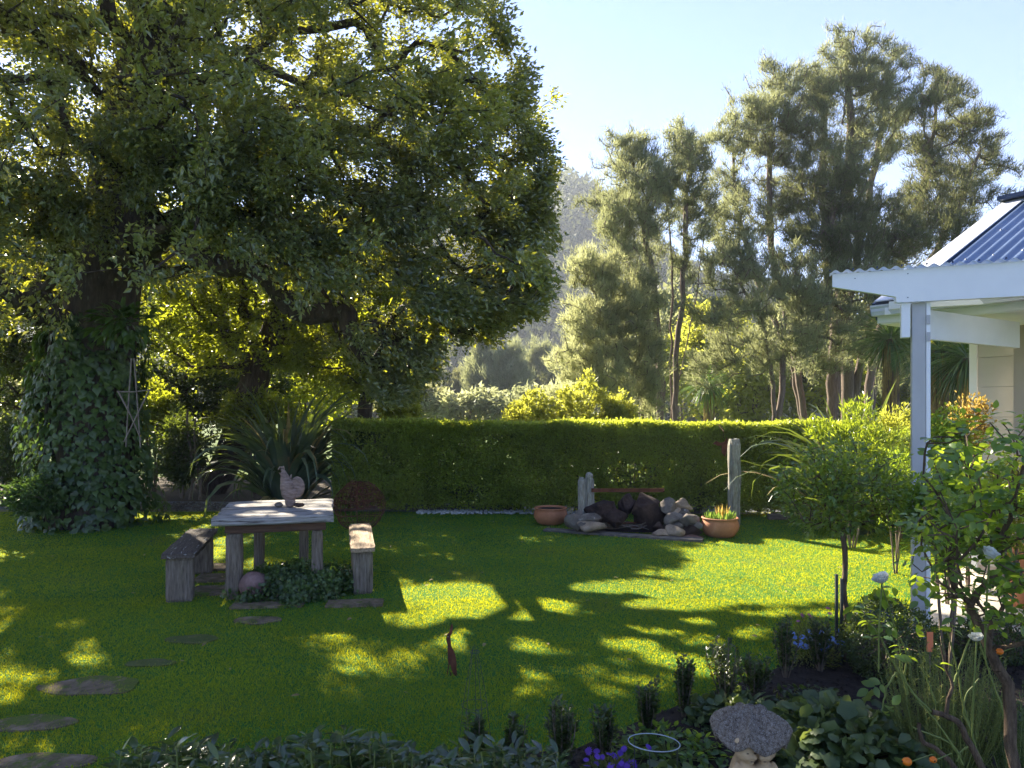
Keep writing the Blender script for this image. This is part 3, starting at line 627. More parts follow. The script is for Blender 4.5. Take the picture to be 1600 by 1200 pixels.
for k, (px, py, rx, rz, D, lab) in enumerate([
        (1110, 560, 70, 100, 28, 'sunlit scrub tree glimpsed between the slender and the leaning kanuka'), (1230, 560, 80, 100, 29, 'sunlit scrub tree glimpsed behind the low bushy kanuka'),
        (1390, 560, 90, 110, 28, 'sunlit scrub tree glimpsed right of the double kanuka trunk'), (1510, 540, 90, 120, 29, 'sunlit scrub tree beyond the cabbage trees by the house')]):
    c = P(px, py, D)
    shrub(lab, (c[0], D, c[2]), (rx / FPX * D, 1.6, rz / FPX * D), 260, 17, .45, .25, M['bright_leaf'] if k % 2 == 0 else M['kanuka_light'], 50 + k, 'sunlit scrub behind the kanuka trees', name='scrub_tree', cat='tree', rr=.08)
SCR = [(640, 622, 60, 28, 34, 'far_leaf', 'pale scrub mass below the hanging boughs'), (730, 634, 70, 22, 33, 'kanuka_light', 'scrub thicket in front of the round pale far tree'), (810, 634, 60, 22, 32, 'kanuka_leaf', 'scrub thicket in front of the dark olive far tree'),
       (880, 628, 50, 28, 30, 'kanuka_light', 'scrub thicket left of the billowing kanuka foot'), (1000, 560, 80, 90, 31, 'kanuka_leaf', 'tall scrub behind the slender twin kanuka stems'), (1060, 500, 60, 70, 34, 'kanuka_leaf', 'scrub tree showing between the two forked kanukas'),
       (1165, 600, 60, 60, 26, 'bright_leaf', 'low sunlit scrub left of the low bushy kanuka'), (1300, 540, 90, 110, 27, 'kanuka_leaf', 'olive scrub wall behind the main kanuka trunks'), (1345, 610, 70, 50, 25, 'bright_leaf', 'low sunlit scrub between kanuka trunk and cabbage tree'),
       (1450, 600, 80, 60, 24, 'kanuka_light', 'pale scrub behind the pergola post'), (1590, 560, 80, 110, 27, 'kanuka_leaf', 'olive scrub behind the house wall'), (480, 610, 80, 50, 24, 'sun_leaf', 'sunlit bush beyond the flax and hedge corner'), (20, 620, 90, 70, 22, 'kanuka_light', 'sunlit scrub beyond the far left shrub'), (200, 640, 100, 60, 23, 'sun_leaf', 'sunlit scrub beyond the ivy column')]
for k, (px, py, rx, rz, D, mt, lab) in enumerate(SCR):
    c = P(px, py, D)
    shrub(lab, (c[0], D, c[2]), (rx / FPX * D, 1.4, rz / FPX * D), 230, 15, .40, .21 + .005 * (D - 24), M[mt], 150 + k, 'scrub thickets beyond the hedge', name='scrub_thicket', rr=.07, stems=5)
# far row
far = [(612, 555, 28, 45, 'far_leaf', 'hazy far tree just right of the hanging boughs'), (660, 560, 34, 50, 'far_leaf', 'broad pale far tree second from the left of the distant row'), (700, 590, 28, 55, 'far_leaf', 'round pale far tree with bare stem in the distant row'),
       (757, 520, 30, 110, 'kanuka_leaf', 'tallest pointed tree of the distant row'), (800, 548, 26, 80, 'kanuka_leaf', 'dark olive far tree right of the pointed one'), (838, 545, 30, 85, 'kanuka_leaf', 'olive far tree in the gap left of the pale kanuka'),
       (862, 590, 22, 50, 'kanuka_dark', 'small dark far tree at the right end of the distant row')]
for k, (px, top, rw, hh, mt, lab) in enumerate(far):
    D = 44 + (k * 7) % 9; s = D / FPX
    cl = [(px, top + hh * .18, rw * .55, hh * .2), (px - rw * .3, top + hh * .45, rw * .6, hh * .25), (px + rw * .35, top + hh * .5, rw * .6, hh * .25), (px, top + hh * .8, rw * .95, hh * .3)]
    kanuka(lab, None, [[(px, 680, 0), (px + 2, 640, 0), (px, top + hh * .5, 0), (px, top + 4, 0)]], cl, D, .12, 150, 40, M[mt], Ls=.34, seed=70 + k, group='row of trees across the paddock', spread=.5, jd=.5, name='distant_tree', step=.7)
WHERE = ['beyond the flax bush end of the hedge', 'beyond the table, between trunk and hanging boughs', 'beyond the bright clump over the hedge', 'beyond the foot of the slender kanuka', 'beyond the gap right of the thin forked kanuka', 'beyond the leaning kanuka stems',
         'beyond the round pale far tree', 'beyond the dark olive far tree', 'beyond the small sunlit shrub over the hedge', 'past the far left edge of the lawn', 'beyond the ivy column foot', 'beyond the stick star', 'beyond the house corner']
for k, (px, D) in enumerate([(560, 60), (500, 55), (960, 62), (1010, 58), (1080, 60), (1150, 64), (720, 70), (820, 72), (620, 68), (-60, 50), (60, 58), (200, 55), (1560, 50)]):
    c = P(px, 585, D)
    shrub('small hazy paddock tree ' + WHERE[k], (c[0], D, 2.6), (3.4, 2.0, 2.8), 110, 20, .9, .5, M['far_leaf'], 90 + k, 'small hazy trees at the back of the paddock', name='distant_tree', cat='tree', rr=.1, stems=2)
# bright shrubs just over the hedge
for k, (px, py, rx, rz, lab) in enumerate([(830, 640, 48, 26, 'bright yellow green shrub tops peeping over the hedge, left clump'), (915, 630, 55, 40, 'taller bright yellow green shrub peeping over the middle of the hedge'), (625, 630, 40, 30, 'small sunlit shrub over the hedge beneath the hanging boughs'), (965, 645, 30, 24, 'small bright shrub right of the tallest one over the hedge')]):
    c = P(px, py, 14.2)
    shrub(lab, (c[0], 14.2, c[2] - .35), (rx / FPX * 14.2, .5, rz / FPX * 14.2 + .38), 340, 17, .10, .07, M['bright_leaf'], 110 + k, 'bright shrubs behind the hedge', rr=.02)
for k, (px, py, rx, rz, D, mt, lab) in enumerate([(285, 700, 40, 60, 13.9, 'shade_leaf', 'dark shrub behind the path between ivy and flax'), (10, 720, 60, 60, 12.8, 'shade_leaf', 'dark shrub at the far left edge behind the lawn'),
        (80, 770, 45, 28, 10.2, 'ivy_leaf', 'low ivy bush at the foot of the big tree'), (400, 650, 70, 40, 14.5, 'sun_leaf', 'sunlit shrub behind the flax bush'), (240, 640, 40, 40, 15, 'sun_leaf', 'sunlit twiggy shrub behind the stick star')]):
    c = P(px, py, D)
    shrub(lab, (c[0], D, c[2]), (rx / FPX * D, .8, rz / FPX * D), 220, 18, .16, .075, M[mt], 120 + k, rr=.03)
# thin bare saplings left of the flax
for k, (px, top) in enumerate([(297, 640), (308, 655), (136, 640)]):
    b = P(px, 800, 13.6); b[2] = 0
    pts = [b + np.array([.06 * math.sin(h * 3 + k), 0, h]) for h in np.linspace(0, P(px, top, 13.6)[2], 9)]
    V, F = tubes([(np.array(pts), np.linspace(.035, .02, 9))], 6)
    tag(obj_np('sapling', V, F, M['twig'], smooth=True), ['thin bare sapling stem left of the flax behind the path', 'second bare sapling stem nearest the flax behind the path', 'thin bare sapling stem left of the ivy column'][k], 'sapling', 'bare saplings by the path')

# cabbage trees behind the pergola
def cabbage(px, D, top, label, seed):
    g = np.random.default_rng(seed); b = P(px, 700, D); b[2] = 0; tp = P(px, top, D)
    t = empty('cabbage_tree', b, label, 'tree', 'cabbage trees beside the house')
    V, F = tubes([([b, (b + tp) / 2 + [.05, 0, 0], tp], [.16, .14, .10])], 12); obj_np('trunk', V, F, M['kanuka_bark'], t, smooth=True)
    n = 260; v = g.normal(size=(n, 3)); v[:, 2] = v[:, 2] * .7 + .1; v = norm(v)
    tm = leaf_tmpl(1, .035, 4, .4, .4, .3)
    leaf_mass('crown', tm, tp + v * .06, v, np.tile([0, 0, 1.], (n, 1)), g.uniform(.7, 1.0, n), M['ivy_leaf'], t)
    n = 320; an = g.uniform(0, 6.28, n); zz = g.uniform(-1.5, 0.05, n); d = np.stack([np.cos(an), np.sin(an), -5 * np.ones(n)], -1)
    pos = tp + np.stack([np.cos(an) * .14, np.sin(an) * .14, zz], -1)
    o = leaf_mass('dead_leaf_skirt', tm, pos, d, np.stack([np.cos(an), np.sin(an), 0 * an], -1), g.uniform(.5, .9, n), M['dead_leaf'], t); o['kind'] = 'stuff'
cabbage(1468, 13, 545, 'cabbage tree with drooping dead leaves just right of the pergola post', 1)
cabbage(1512, 12, 560, 'cabbage tree with shaggy dead skirt against the house corner', 2)
cabbage(1392, 14.5, 530, 'cabbage tree trunk between the kanuka and the pergola post', 3)
cabbage(1108, 21, 600, 'small dark cabbage tree glimpsed over the middle of the hedge', 4)

# ---------------------------------------------------------------- hedge
def hedge():
    A0 = np.array([-3.0, 12.35]); A1 = np.array([7.2, 11.55]); Lh = np.linalg.norm(A1 - A0); ax = (A1 - A0) / Lh; nm = np.array([ax[1], -ax[0]])  # nm points to camera
    t = empty('hedge', (2.0, 11.9, 0), 'long clipped green hedge across the back of the lawn', 'hedge')
    H, W = 1.53, .8
    def wob(s, z): return .045 * np.sin(s * 2.1 + z * 3) + .04 * np.sin(s * 5.3 + 1 + z * 5)
    n = 165000; f = rng.random(n)
    s = rng.uniform(0, Lh, n); z = np.zeros(n); off = np.zeros(n)
    front = f < .62; top = (f >= .62) & (f < .9); end = f >= .9
    dep = rng.random(n) ** 1.6 * .30
    z[front] = rng.uniform(.06, H, front.sum()); off[front] = W / 2 - dep[front]
    z[top] = H - dep[top] * .6; off[top] = rng.uniform(-W / 2, W / 2, top.sum())
    z[end] = rng.uniform(.06, H, end.sum()); s[end] = dep[end] * .8; off[end] = rng.uniform(-W / 2, W / 2, end.sum())
    # thinner patches near the ground and a few sparse windows
    gap = np.array([noise.noise(Vector((a * .9, b * 1.6, 3))) for a, b in zip(s, z)])
    keepm = ~(front & (rng.random(n) < np.clip((gap - .10) * 3.0, 0, .72)) ) & ~((z < .14) & (rng.random(n) < .6))
    s, z, off, front, top, end = [q[keepm] for q in (s, z, off, front, top, end)]
    hh = H - .03 * (s / Lh) + .022 * np.sin(s * 1.7) + .014 * np.sin(s * 4.9 + 1) + np.where(rng.random(n_ := len(s)) < .03, rng.random(n_) * .07, 0)
    z = np.where(top, z + (hh - H), z)
    off = off + np.where(front, wob(s, z), 0)
    pos = np.stack([A0[0] + ax[0] * s + nm[0] * off, A0[1] + ax[1] * s + nm[1] * off, z], -1)
    n = len(pos)
    base = np.where(front[:, None], np.array([nm[0], nm[1], .5]), np.where(top[:, None], np.array([0, 0, 1.]), np.array([-ax[0], -ax[1], .4])))
    d = base + rvec(n) * 1.0
    leaf_mass('foliage', leaf_tmpl(1, .5, 1, .3, .1), pos, d, rvec(n) + base * .6, rng.uniform(.042, .080, n), M['hedge_leaf'], t)['kind'] = 'stuff'
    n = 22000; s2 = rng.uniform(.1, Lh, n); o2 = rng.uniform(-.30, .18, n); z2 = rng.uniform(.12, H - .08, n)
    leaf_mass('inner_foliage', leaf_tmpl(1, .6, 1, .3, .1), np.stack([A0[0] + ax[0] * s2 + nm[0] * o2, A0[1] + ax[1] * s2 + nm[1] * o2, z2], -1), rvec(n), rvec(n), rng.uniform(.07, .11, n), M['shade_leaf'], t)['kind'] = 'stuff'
    ch = []
    for k in range(34):
        s0 = .2 + k * Lh / 34 + rng.uniform(-.1, .1); b = np.array([A0[0] + ax[0] * s0, A0[1] + ax[1] * s0, 0])
        for q in range(7):
            v = np.array([rng.uniform(-.3, .3), rng.uniform(-.3, .3), 0]); h = rng.uniform(.9, 1.35)
            ch.append(([b, b + v * .4 + [0, 0, h * .4], b + v + [0, 0, h]], [.028, .016, .006]))
    V, F = tubes(ch); obj_np('stems', V, F, M['twig'], t, smooth=True)
hedge()

# ---------------------------------------------------------------- strap-leaved flax
def flax(label, base, n, Lr, seed, mat, cap=300, wid=.055, rare=0, spr=1.0, up=1.0, stiff=0):
    g = np.random.default_rng(seed); t = empty('flax_bush', (base[0], base[1], 0), label, 'flax bush', 'flax bushes by the hedge')
    for k in range(n):
        L = g.uniform(*Lr); an = g.uniform(0, 2 * math.pi); lean = abs(g.normal(0, .38)) * spr + .08
        d = np.array([math.cos(an), math.sin(an)]); segs = 9
        bend = g.uniform(1.0, 2.7) * (0.35 + lean) * (0.35 if g.random() < stiff else 1)
        th = math.pi / 2 - lean; p = np.array([d[0] * .12 * g.random() * 2, d[1] * .12 * g.random() * 2, 0.0])
        pts = [p.copy()]; ths = [th]
        for s_ in range(segs):
            th -= bend * (s_ / segs) ** 1.4 * .42
            p = p + np.array([d[0] * math.cos(th), d[1] * math.cos(th), math.sin(th)]) * L / segs
            p[2] = max(p[2], .02); pts.append(p.copy()); ths.append(th)
        side = np.array([-d[1], d[0], 0]); tw = g.normal(0, .25)
        V, F = [], []
        for i, q in enumerate(pts):
            u = i / segs; wv = wid * (.55 + .6 * math.sin(math.pi * min(1, u * 1.15 + .1))) * (1 - u ** 3) * .5 + .001
            nn = np.array([-d[0] * math.sin(ths[i]), -d[1] * math.sin(ths[i]), math.cos(ths[i])])
            sd = side * math.cos(tw * u * 2) + nn * math.sin(tw * u * 2)
            V += [q - sd * wv + nn * wv * .35, q, q + sd * wv + nn * wv * .35]
        for i in range(segs):
            a = i * 3; F += [[a, a + 1, a + 4, a + 3], [a + 1, a + 2, a + 5, a + 4]]
        me = mesh_np('leaf', np.array(V), np.array(F), mat if g.random() > rare else M['dead_leaf'], tint=np.full(len(F), g.random()), smooth=True)
        link('leaf', me, t)
    return t
b = G(448, 796); flax('large drooping flax bush behind the table at the hedge end', b, 230, (1.5, 2.65), 3, M['flax_leaf'], rare=.08, wid=.115, spr=.85)
b = G(1335, 832); flax('flax bush with sunlit upright blades behind the standard rose', b, 190, (1.2, 2.3), 4, M['flax_leaf'], rare=.04, wid=.11, stiff=.35)

# ---------------------------------------------------------------- ivy on the big trunk
def ivy():
    t = empty('ivy_climber', (-6.32, 10.7, 0), 'dense dark ivy wrapped round the trunk of the big tree', 'ivy')
    n = 5200; an = rng.uniform(0, 2 * math.pi, n); z = rng.uniform(.02, 3.2, n)
    rb = np.interp(z, [0, .5, 1.2, 2.2, 2.8, 3.2], [.90, .84, .80, .76, .62, .42]) + .10 * np.sin(an * 3 + z * 2) + .08 * np.sin(an * 5 - z * 3.3) + rng.normal(0, .05, n)
    ctr = np.array([-6.42, 10.7])
    pos = np.stack([ctr[0] + np.cos(an) * rb * 1.0, ctr[1] + np.sin(an) * rb * .8, z], -1)
    out = np.stack([np.cos(an), np.sin(an), np.full(n, .45)], -1)
    d = np.stack([rng.normal(0, .35, n), rng.normal(0, .35, n), np.full(n, -1.)], -1) + out * .3
    V = np.array([[0, 0, 0], [-.32, -.06, .05], [-.46, .25, .0], [-.2, .55, .02], [0, 1, -.1], [.2, .55, .02], [.46, .25, .0], [.32, -.06, .05], [0, .4, .09]]) ; V[:, 1] -= 0
    F = np.array([[8, 1, 0], [8, 2, 1], [8, 3, 2], [8, 4, 3], [8, 5, 4], [8, 6, 5], [8, 7, 6], [8, 0, 7]])[:, ::-1]
    leaf_mass('leaves', (V, F), pos, d, out + rvec(n) * .35, rng.uniform(.07, .14, n), M['ivy_leaf'], t)['kind'] = 'stuff'
    ch = []
    for k in range(26):
        a = k * .9; zs = np.linspace(0, 2.9, 9)
        ch.append((np.stack([ctr[0] + np.cos(a + zs * .2) * .62, ctr[1] + np.sin(a + zs * .2) * .5, zs], -1), .018))
    Vv, Ff = tubes(ch); obj_np('stems', Vv, Ff, M['bark'], t, smooth=True)
    # rosette of broad pale leaves growing out above the ivy
    t2 = empty('epiphyte_plant', P(195, 510, 9.8), 'paler broad leaved plant growing out of the trunk above the ivy', 'plant')
    c = P(195, 505, 9.8); n = 190; v = rvec(n); v[:, 1] = -np.abs(v[:, 1])
    pos = c + v * np.array([.42, .3, .26]) * rng.random((n, 1)) ** .5
    leaf_parts(t2, [leaf_tmpl(1, .42, 4, .3, .2), leaf_tmpl(1, .36, 4, .3, .35)], pos, v + rvec(n) * .6 + [0, 0, -.2], rvec(n) * .5 + [0, 0, 1.], rng.uniform(.12, .22, n), M['ivy_leaf'])
ivy()

# ---------------------------------------------------------------- table, benches
TZ = R(14.5)
def table():
    c = np.array([-2.33, 7.02]); t = empty('garden_table', (c[0], c[1], 0), 'weathered grey timber table with a rooster ornament on it', 'table', rz=TZ)
    ys = [-.6, -.33, -.08, .16, .40, .6]
    for k in range(5):
        y0, y1 = ys[k], ys[k + 1]
        timber('plank', (random.uniform(-.01, .01), (y0 + y1) / 2, .735 + random.uniform(-.002, .002)), (1.06 + random.uniform(-.015, .015), y1 - y0 - .014, .085), M['table_wood'], t, rough=.007)
    for x, y, s_ in ((-.36, -.40, .145), (.38, -.40, .105), (-.22, .43, .10), (.23, .43, .09)):
        timber('leg', (x, y, .3), (s_, s_, .60), M['leg_wood'], t, rough=.008, axis=2)
    timber('apron', (.01, -.42, .645), (.90, .05, .085), M['red_timber'], t); timber('apron', (.01, .42, .645), (.9, .05, .085), M['red_timber'], t)
    timber('apron', (-.42, 0, .640), (.05, .76, .08), M['red_timber'], t, axis=1); timber('apron', (.42, 0, .640), (.05, .76, .08), M['red_timber'], t, axis=1)
table()
def bench(c, L, label, seat, leg, rz, w_=.30):
    t = empty('garden_bench', (c[0], c[1], 0), label, 'bench', 'timber benches at the table', rz)
    timber('seat', (0, 0, .43), (w_, L, .06), seat, t, rough=.008, axis=1)
    timber('leg', (0, -L / 2 + .11, .20), (w_ * .78, .13, .40), leg, t, rough=.008, axis=2)
    timber('leg', (0, L / 2 - .16, .20), (w_ * .78, .13, .40), leg, t, rough=.008, axis=2)
    return t
bench((-3.19, 7.02), 1.42, 'dark lichen spotted timber bench on the left of the table', M['dark_wood'], M['leg_wood'], R(15))
bench((-1.57, 7.32), 1.45, 'sunlit tan timber bench on the right of the table', M['tan_wood'], M['leg_wood'], R(13.5), .235)
# paving round and under the table
for k, (px, py, wx, wy, lab) in enumerate([(420, 946, .62, .22, 'long mossy paving slab in front of the table'), (555, 945, .5, .2, 'mossy paving slab right of the long slab'),
        (335, 925, .42, .3, 'paving slab between left bench and table, nearest'), (338, 905, .4, .3, 'paving slab between left bench and table, second'), (343, 888, .4, .3, 'paving slab between left bench and table, third'), (552, 892, .3, .3, 'small paving slab beside the right bench leg')]):
    g0 = G(px, py); tag(box('paving_slab', (g0[0], g0[1], .012), (wx, wy, .03), M['stepping'], rz=TZ * .4, bev=.006, jit=.004), lab, 'paving slab', 'paving slabs around the table')
STEPS = [(402, 970, 38, 6, 'stepping stone nearest the table in the lawn'), (300, 1000, 42, 7, 'mossy stepping stone second from the table'), (235, 1037, 40, 6, 'mossy stepping stone third from the table'),
         (142, 1073, 78, 15, 'large brown stepping stone with a sunlit patch'), (52, 1131, 66, 13, 'large stepping stone at the left edge of the lawn'), (70, 1192, 80, 14, 'stepping stone nearest the lower left corner')]
STW = []
for cx, cy, rx, ry, lab in STEPS:
    g0 = G(cx, cy); Rx = rx / FPX * g0[1]; Ry = abs(G(cx, cy - ry)[1] - G(cx, cy + ry)[1]) / 2; STW.append((g0[0], g0[1], Rx, Ry))
    bm = bmesh.new(); top = []; bot = []
    for k in range(40):
        a = 2 * math.pi * k / 40; q = 1 + .07 * math.sin(3 * a + cx) + .05 * math.sin(5 * a + cy)
        top.append(bm.verts.new((math.cos(a) * Rx * q * .97, math.sin(a) * Ry * q * 1.0, .009 + random.uniform(-.0015, .0015)))); bot.append(bm.verts.new((math.cos(a) * Rx * q, math.sin(a) * Ry * q, -.02)))
    bm.faces.new(top)
    for k in range(40): bm.faces.new((bot[k], bot[(k + 1) % 40], top[(k + 1) % 40], top[k]))
    o = obj_bm('stepping_stone', bm, M['moss_step'] if 'mossy' in lab else M['stepping']); o.location = (g0[0], g0[1], 0); tag(o, lab, 'stepping stone', 'stepping stones in the lawn')

# stone ball and rooster
def rock(name, c, r, mat, seed, rz=0, rough=.22, sub=3, flat=1.0):
    bm = bmesh.new(); bmesh.ops.create_icosphere(bm, subdivisions=sub, radius=1)
    s = Vector((seed * 3.1, seed * 1.7, seed * .9))
    for v in bm.verts:
        n0 = v.co.normalized()
        q = 1 + rough * noise.noise(n0 * 1.1 + s) * 1.6 + rough * .35 * noise.noise(n0 * 3.3 + s)
        p = n0 * q
        for pl in range(8):       # broken faces
            dn = Vector((math.sin(seed * 7 + pl * 2.1), math.cos(seed * 5 + pl * 1.3), math.sin(seed * 3 + pl * 2.9))).normalized()
            ex = p.dot(dn) - (.90 - .55 * rough)
            if ex > 0: p -= dn * ex * .9 * min(1, rough * 5)
        v.co = Vector((p.x * r[0], p.y * r[1], p.z * r[2]))
    bmesh.ops.rotate(bm, cent=(0, 0, 0), matrix=Matrix.Rotation(rz, 3, 'Y'), verts=bm.verts)
    o = obj_bm(name, bm, mat, smooth=True); o.location = [float(v) for v in c]; return o
g0 = G(398, 936); tag(rock('stone_ball', (g0[0], g0[1], .125), (.14, .13, .13), M['rock_red'], 4, rough=.06), 'round reddish stone ball at the foot of the table', 'stone ball')
def rooster():
    c = np.array([-2.21, 7.02, .782]); k = .00159; f = lambda zx, zy, y=0: ((zx - 893) * k, y, (390 - zy) * k)
    t = empty('rooster_ornament', c, 'carved pinkish rooster ornament standing on the table', 'ornament')
    body = [(f(893, 365), (.052, .05, .05)), (f(889, 345), (.05, .045, .05)), (f(882, 305), (.072, .06, .07)), (f(874, 265), (.072, .06, .085)), (f(862, 225), (.052, .045, .07)), (f(853, 195), (.034, .032, .05)), (f(853, 178), (.026, .026, .03)),
            (f(833, 181), (.026, .009, .009)), (f(893, 325), (.06, .05, .05)), (f(915, 300), (.05, .035, .045))]
    blobs('body', body, M['rooster_clay'], t, .008, 4)
    tail = [(f(935 + 32 * math.cos(a) * 1.0, 268 + 50 * math.sin(a), .0), (.028, .022, .03)) for a in np.linspace(-math.pi * .95, math.pi * .5, 11)] + [(f(938, 268), (.035, .018, .06))]
    blobs('tail', tail, M['rooster_clay'], t, .008, 4)
    blobs('comb', [(f(822, 150), (.008, .008, .026), .5, 'Y'), (f(838, 148), (.008, .008, .02)), (f(852, 146), (.009, .008, .024), -.3, 'Y'), (f(843, 164), (.022, .008, .012))], M['rooster_clay'], t, .005, 2)
    blobs('feather', [(f(893, 215), (.013, .012, .05), .2, 'Y')], M['rooster_clay'], t, .006, 2)
rooster()
tag(rock('pebble', (-2.315, 6.99, .805), (.043, .038, .026), M['rock_grey'], 8, rough=.1), 'round grey pebble left of the rooster on the table', 'pebble')
tag(rock('pebble', (-2.12, 7.0, .803), (.05, .04, .025), M['rock_dark'], 9, rough=.1), 'dark flat pebble right of the rooster on the table', 'pebble')
# creeping plant beneath the table
def creeper():
    cen = np.array([-2.05, 6.75, 0]); t = empty('ivy_groundcover', cen, 'mound of dark small leaved creeper beneath the table', 'groundcover')
    n = 7000; v = rng.normal(size=(n, 3)); v[:, 2] = np.abs(v[:, 2]); v = norm(v)
    pos = cen + v * np.array([.62, .5, .27]) * (.75 + .25 * rng.random((n, 1))) * (1 + .18 * np.sin(v[:, :1] * 9) * np.cos(v[:, 1:2] * 7))
    pos = pos[pos[:, 2] > .01]; n = len(pos); out = norm(pos - cen)
    leaf_mass('leaves', leaf_tmpl(1, .85, 2, .15, .15), pos, out * .4 + rvec(n), out + rvec(n) * .5 + [0, 0, .4], rng.uniform(.025, .048, n), M['ivy_leaf'], t)['kind'] = 'stuff'
    ch = [([cen + [math.cos(a) * .1, math.sin(a) * .1, 0], cen + [math.cos(a) * .3, math.sin(a) * .25, .15], cen + [math.cos(a) * .5, math.sin(a) * .42, .04]], .006) for a in np.linspace(0, 6, 30)]
    V, F = tubes(ch); obj_np('stems', V, F, M['twig'], t)
creeper()

# ---------------------------------------------------------------- star of sticks by the ivy
def star():
    D = 9.55; z = lambda x, y: P(x / 2.857, 420 + y / 2.857, D)
    t = empty('stick_star', P(213, 640, D), 'star shaped trellis of pale sticks against the ivy column', 'ornament')
    for k, (a, b) in enumerate([((587, 400), (562, 795)), ((602, 400), (630, 800)), ((530, 549), (684, 540)), ((535, 545), (640, 765)), ((680, 540), (566, 772))]):
        off = np.array([0, -.018 * k, 0]); p = [z(*a) + off, (z(*a) + z(*b)) / 2 + off + rng.normal(0, .008, 3), z(*b) + off]
        V, F = tubes([(p, [.012, .010, .008])], 7); obj_np('stick', V, F, M['grey_stick'], t, smooth=True)
star()

# ---------------------------------------------------------------- rusted wire ball, edging
def wire_ball():
    c = np.array([(562 - 800) / FPX * 10.2, 10.2, .36]); r = .36
    t = empty('wire_ball', (c[0], c[1], 0), 'large rusted wire ball standing on the lawn behind the right bench', 'ornament')
    ch = []
    for k in range(26):
        a = k * math.pi / 13; th = np.linspace(.35, math.pi - .12, 16)
        rad = r * (1 + .03 * np.sin(th * 5 + k))
        ch.append((c + np.stack([rad * np.sin(th) * math.cos(a) * 1.0, rad * np.sin(th) * math.sin(a), rad * np.cos(th)], -1), .004))
    for k in range(9):
        ph = math.pi * (k + 1.2) / 10.5; a = np.linspace(0, 2 * math.pi, 30)
        ch.append((c + np.stack([r * math.sin(ph) * np.cos(a), r * math.sin(ph) * np.sin(a), r * math.cos(ph) + .012 * np.sin(a * 3 + k)], -1), .005))
    V, F = tubes(ch, 4); obj_np('mesh_shell', V, F, M['rust'], t)
    ch = []
    for k in range(120):     # tangle filling the upper half
        p = c + np.array([0, 0, .10]) + rvec(1)[0] * r * .86 * rng.random() ** .35 * np.array([1, 1, .68]); q = [p]
        d = rvec(1)[0]
        for s_ in range(6):
            d = norm(d + rvec(1)[0] * .7); p = p + d * .05
            if np.linalg.norm(p - c) > r: p = c + norm(p - c) * r * .97
            p[2] = max(p[2], c[2] - .02); q.append(p)
        ch.append((np.array(q), .0035))
    V, F = tubes(ch, 3); o = obj_np('wire_tangle', V, F, M['rust'], t); o['kind'] = 'stuff'
wire_ball()
for k, (x0, x1, py) in enumerate([(528, 655, 797.5), (657, 800, 798), (1200, 1300, 812), (960, 1090, 803)]):
    a, b = G(x0, py), G(x1, py); m_ = (a + b) / 2; L = np.linalg.norm(b - a)
    tag(timber('edging_timber', (m_[0], m_[1], .05), (L, .09, .10), M['sleeper'], rough=.006), ['edging timber on the lawn behind the wire ball', 'edging timber between the wire ball and white pebbles', 'edging timber at the foot of the right hand flax', 'edging timber behind the fire pit rocks'][k], 'edging timber', 'edging timbers along the hedge')
n = 1500; gx_, gy_ = rng.uniform(0, 1, n), rng.uniform(0, 1, n); a = G(650, 793); b_ = G(880, 800)
def pebbles(name, cx0, cx1, y0, y1, n, r, mat, label):
    bm = bmesh.new(); bmesh.ops.create_icosphere(bm, subdivisions=1, radius=1); T = np.array([v.co for v in bm.verts]); F = np.array([[v.index for v in f.verts] for f in bm.faces]); bm.free()
    pos = np.stack([rng.uniform(cx0, cx1, n), rng.uniform(y0, y1, n), rng.uniform(.005, .03, n)], -1)
    Vs, Fs = place((T * [1, .8, .6], F), pos, orient(rvec(n) * [1, 1, .2], np.tile([0, 0, 1.], (n, 1))), rng.uniform(.6, 1.3, n) * r)
    tag(obj_np(name, Vs, Fs, mat, smooth=True), label, 'pebbles', kind='stuff')
pebbles('white_pebbles', -1.6, 1.2, 11.75, 12.3, 900, .026, M['pebble_white'], 'strip of pale pebbles below the hedge')
pebbles('path_gravel', -7.5, -4.2, 12.1, 13.1, 1100, .022, M['rock_grey'], 'loose grey gravel on the path left of the flax')

# ---------------------------------------------------------------- fire pit
def Z6(zx, zy, D): return P(820 + zx / 4.21, 670 + zy / 4.21, D)
ROCKS = [(805, 535, 108, 98, 10.15, 'rock_dark', 'largest dark brown boulder in the middle of the fire pit'), (512, 535, 108, 64, 10.2, 'rock_dark', 'long dark boulder at the left back of the fire pit'),
         (665, 505, 60, 55, 10.3, 'rock_dark', 'dark boulder between the two biggest fire pit boulders'), (607, 588, 62, 50, 9.98, 'rock_dark', 'small dark rock in front of the middle boulders'),
         (945, 522, 50, 45, 10.0, 'rock_grey', 'pale round rock high on the right heap'), (1032, 505, 60, 36, 10.1, 'rock_tan', 'tan slab shaped rock on top of the right heap'), (975, 592, 60, 42, 9.85, 'rock_grey', 'grey rock below the pale round one'),
         (1040, 560, 50, 35, 10.0, 'rock_grey', 'grey rock wedged under the tan slab'), (1080, 600, 56, 48, 9.75, 'rock_grey', 'big grey rock at the right of the heap'), (1090, 675, 62, 44, 9.7, 'rock_dark', 'brown rock at the foot of the right heap'),
         (1090, 712, 58, 18, 9.62, 'rock_red', 'flat reddish stone under the right heap'), (985, 680, 48, 46, 9.6, 'rock_tan', 'pale leaning rock in front of the right heap'), (895, 688, 52, 27, 9.62, 'rock_tan', 'small flat cream rock in front of the sticks'),
         (432, 590, 72, 36, 9.9, 'rock_grey', 'flat grey rock stacked at the left front'), (438, 642, 74, 32, 9.8, 'rock_tan', 'tan rock beneath the flat grey one at left'), (325, 610, 46, 52, 9.95, 'rock_grey', 'bluish grey rock between left pot and stack'), (355, 575, 30, 40, 10.1, 'rock_grey', 'narrow grey rock at the foot of the short post')]
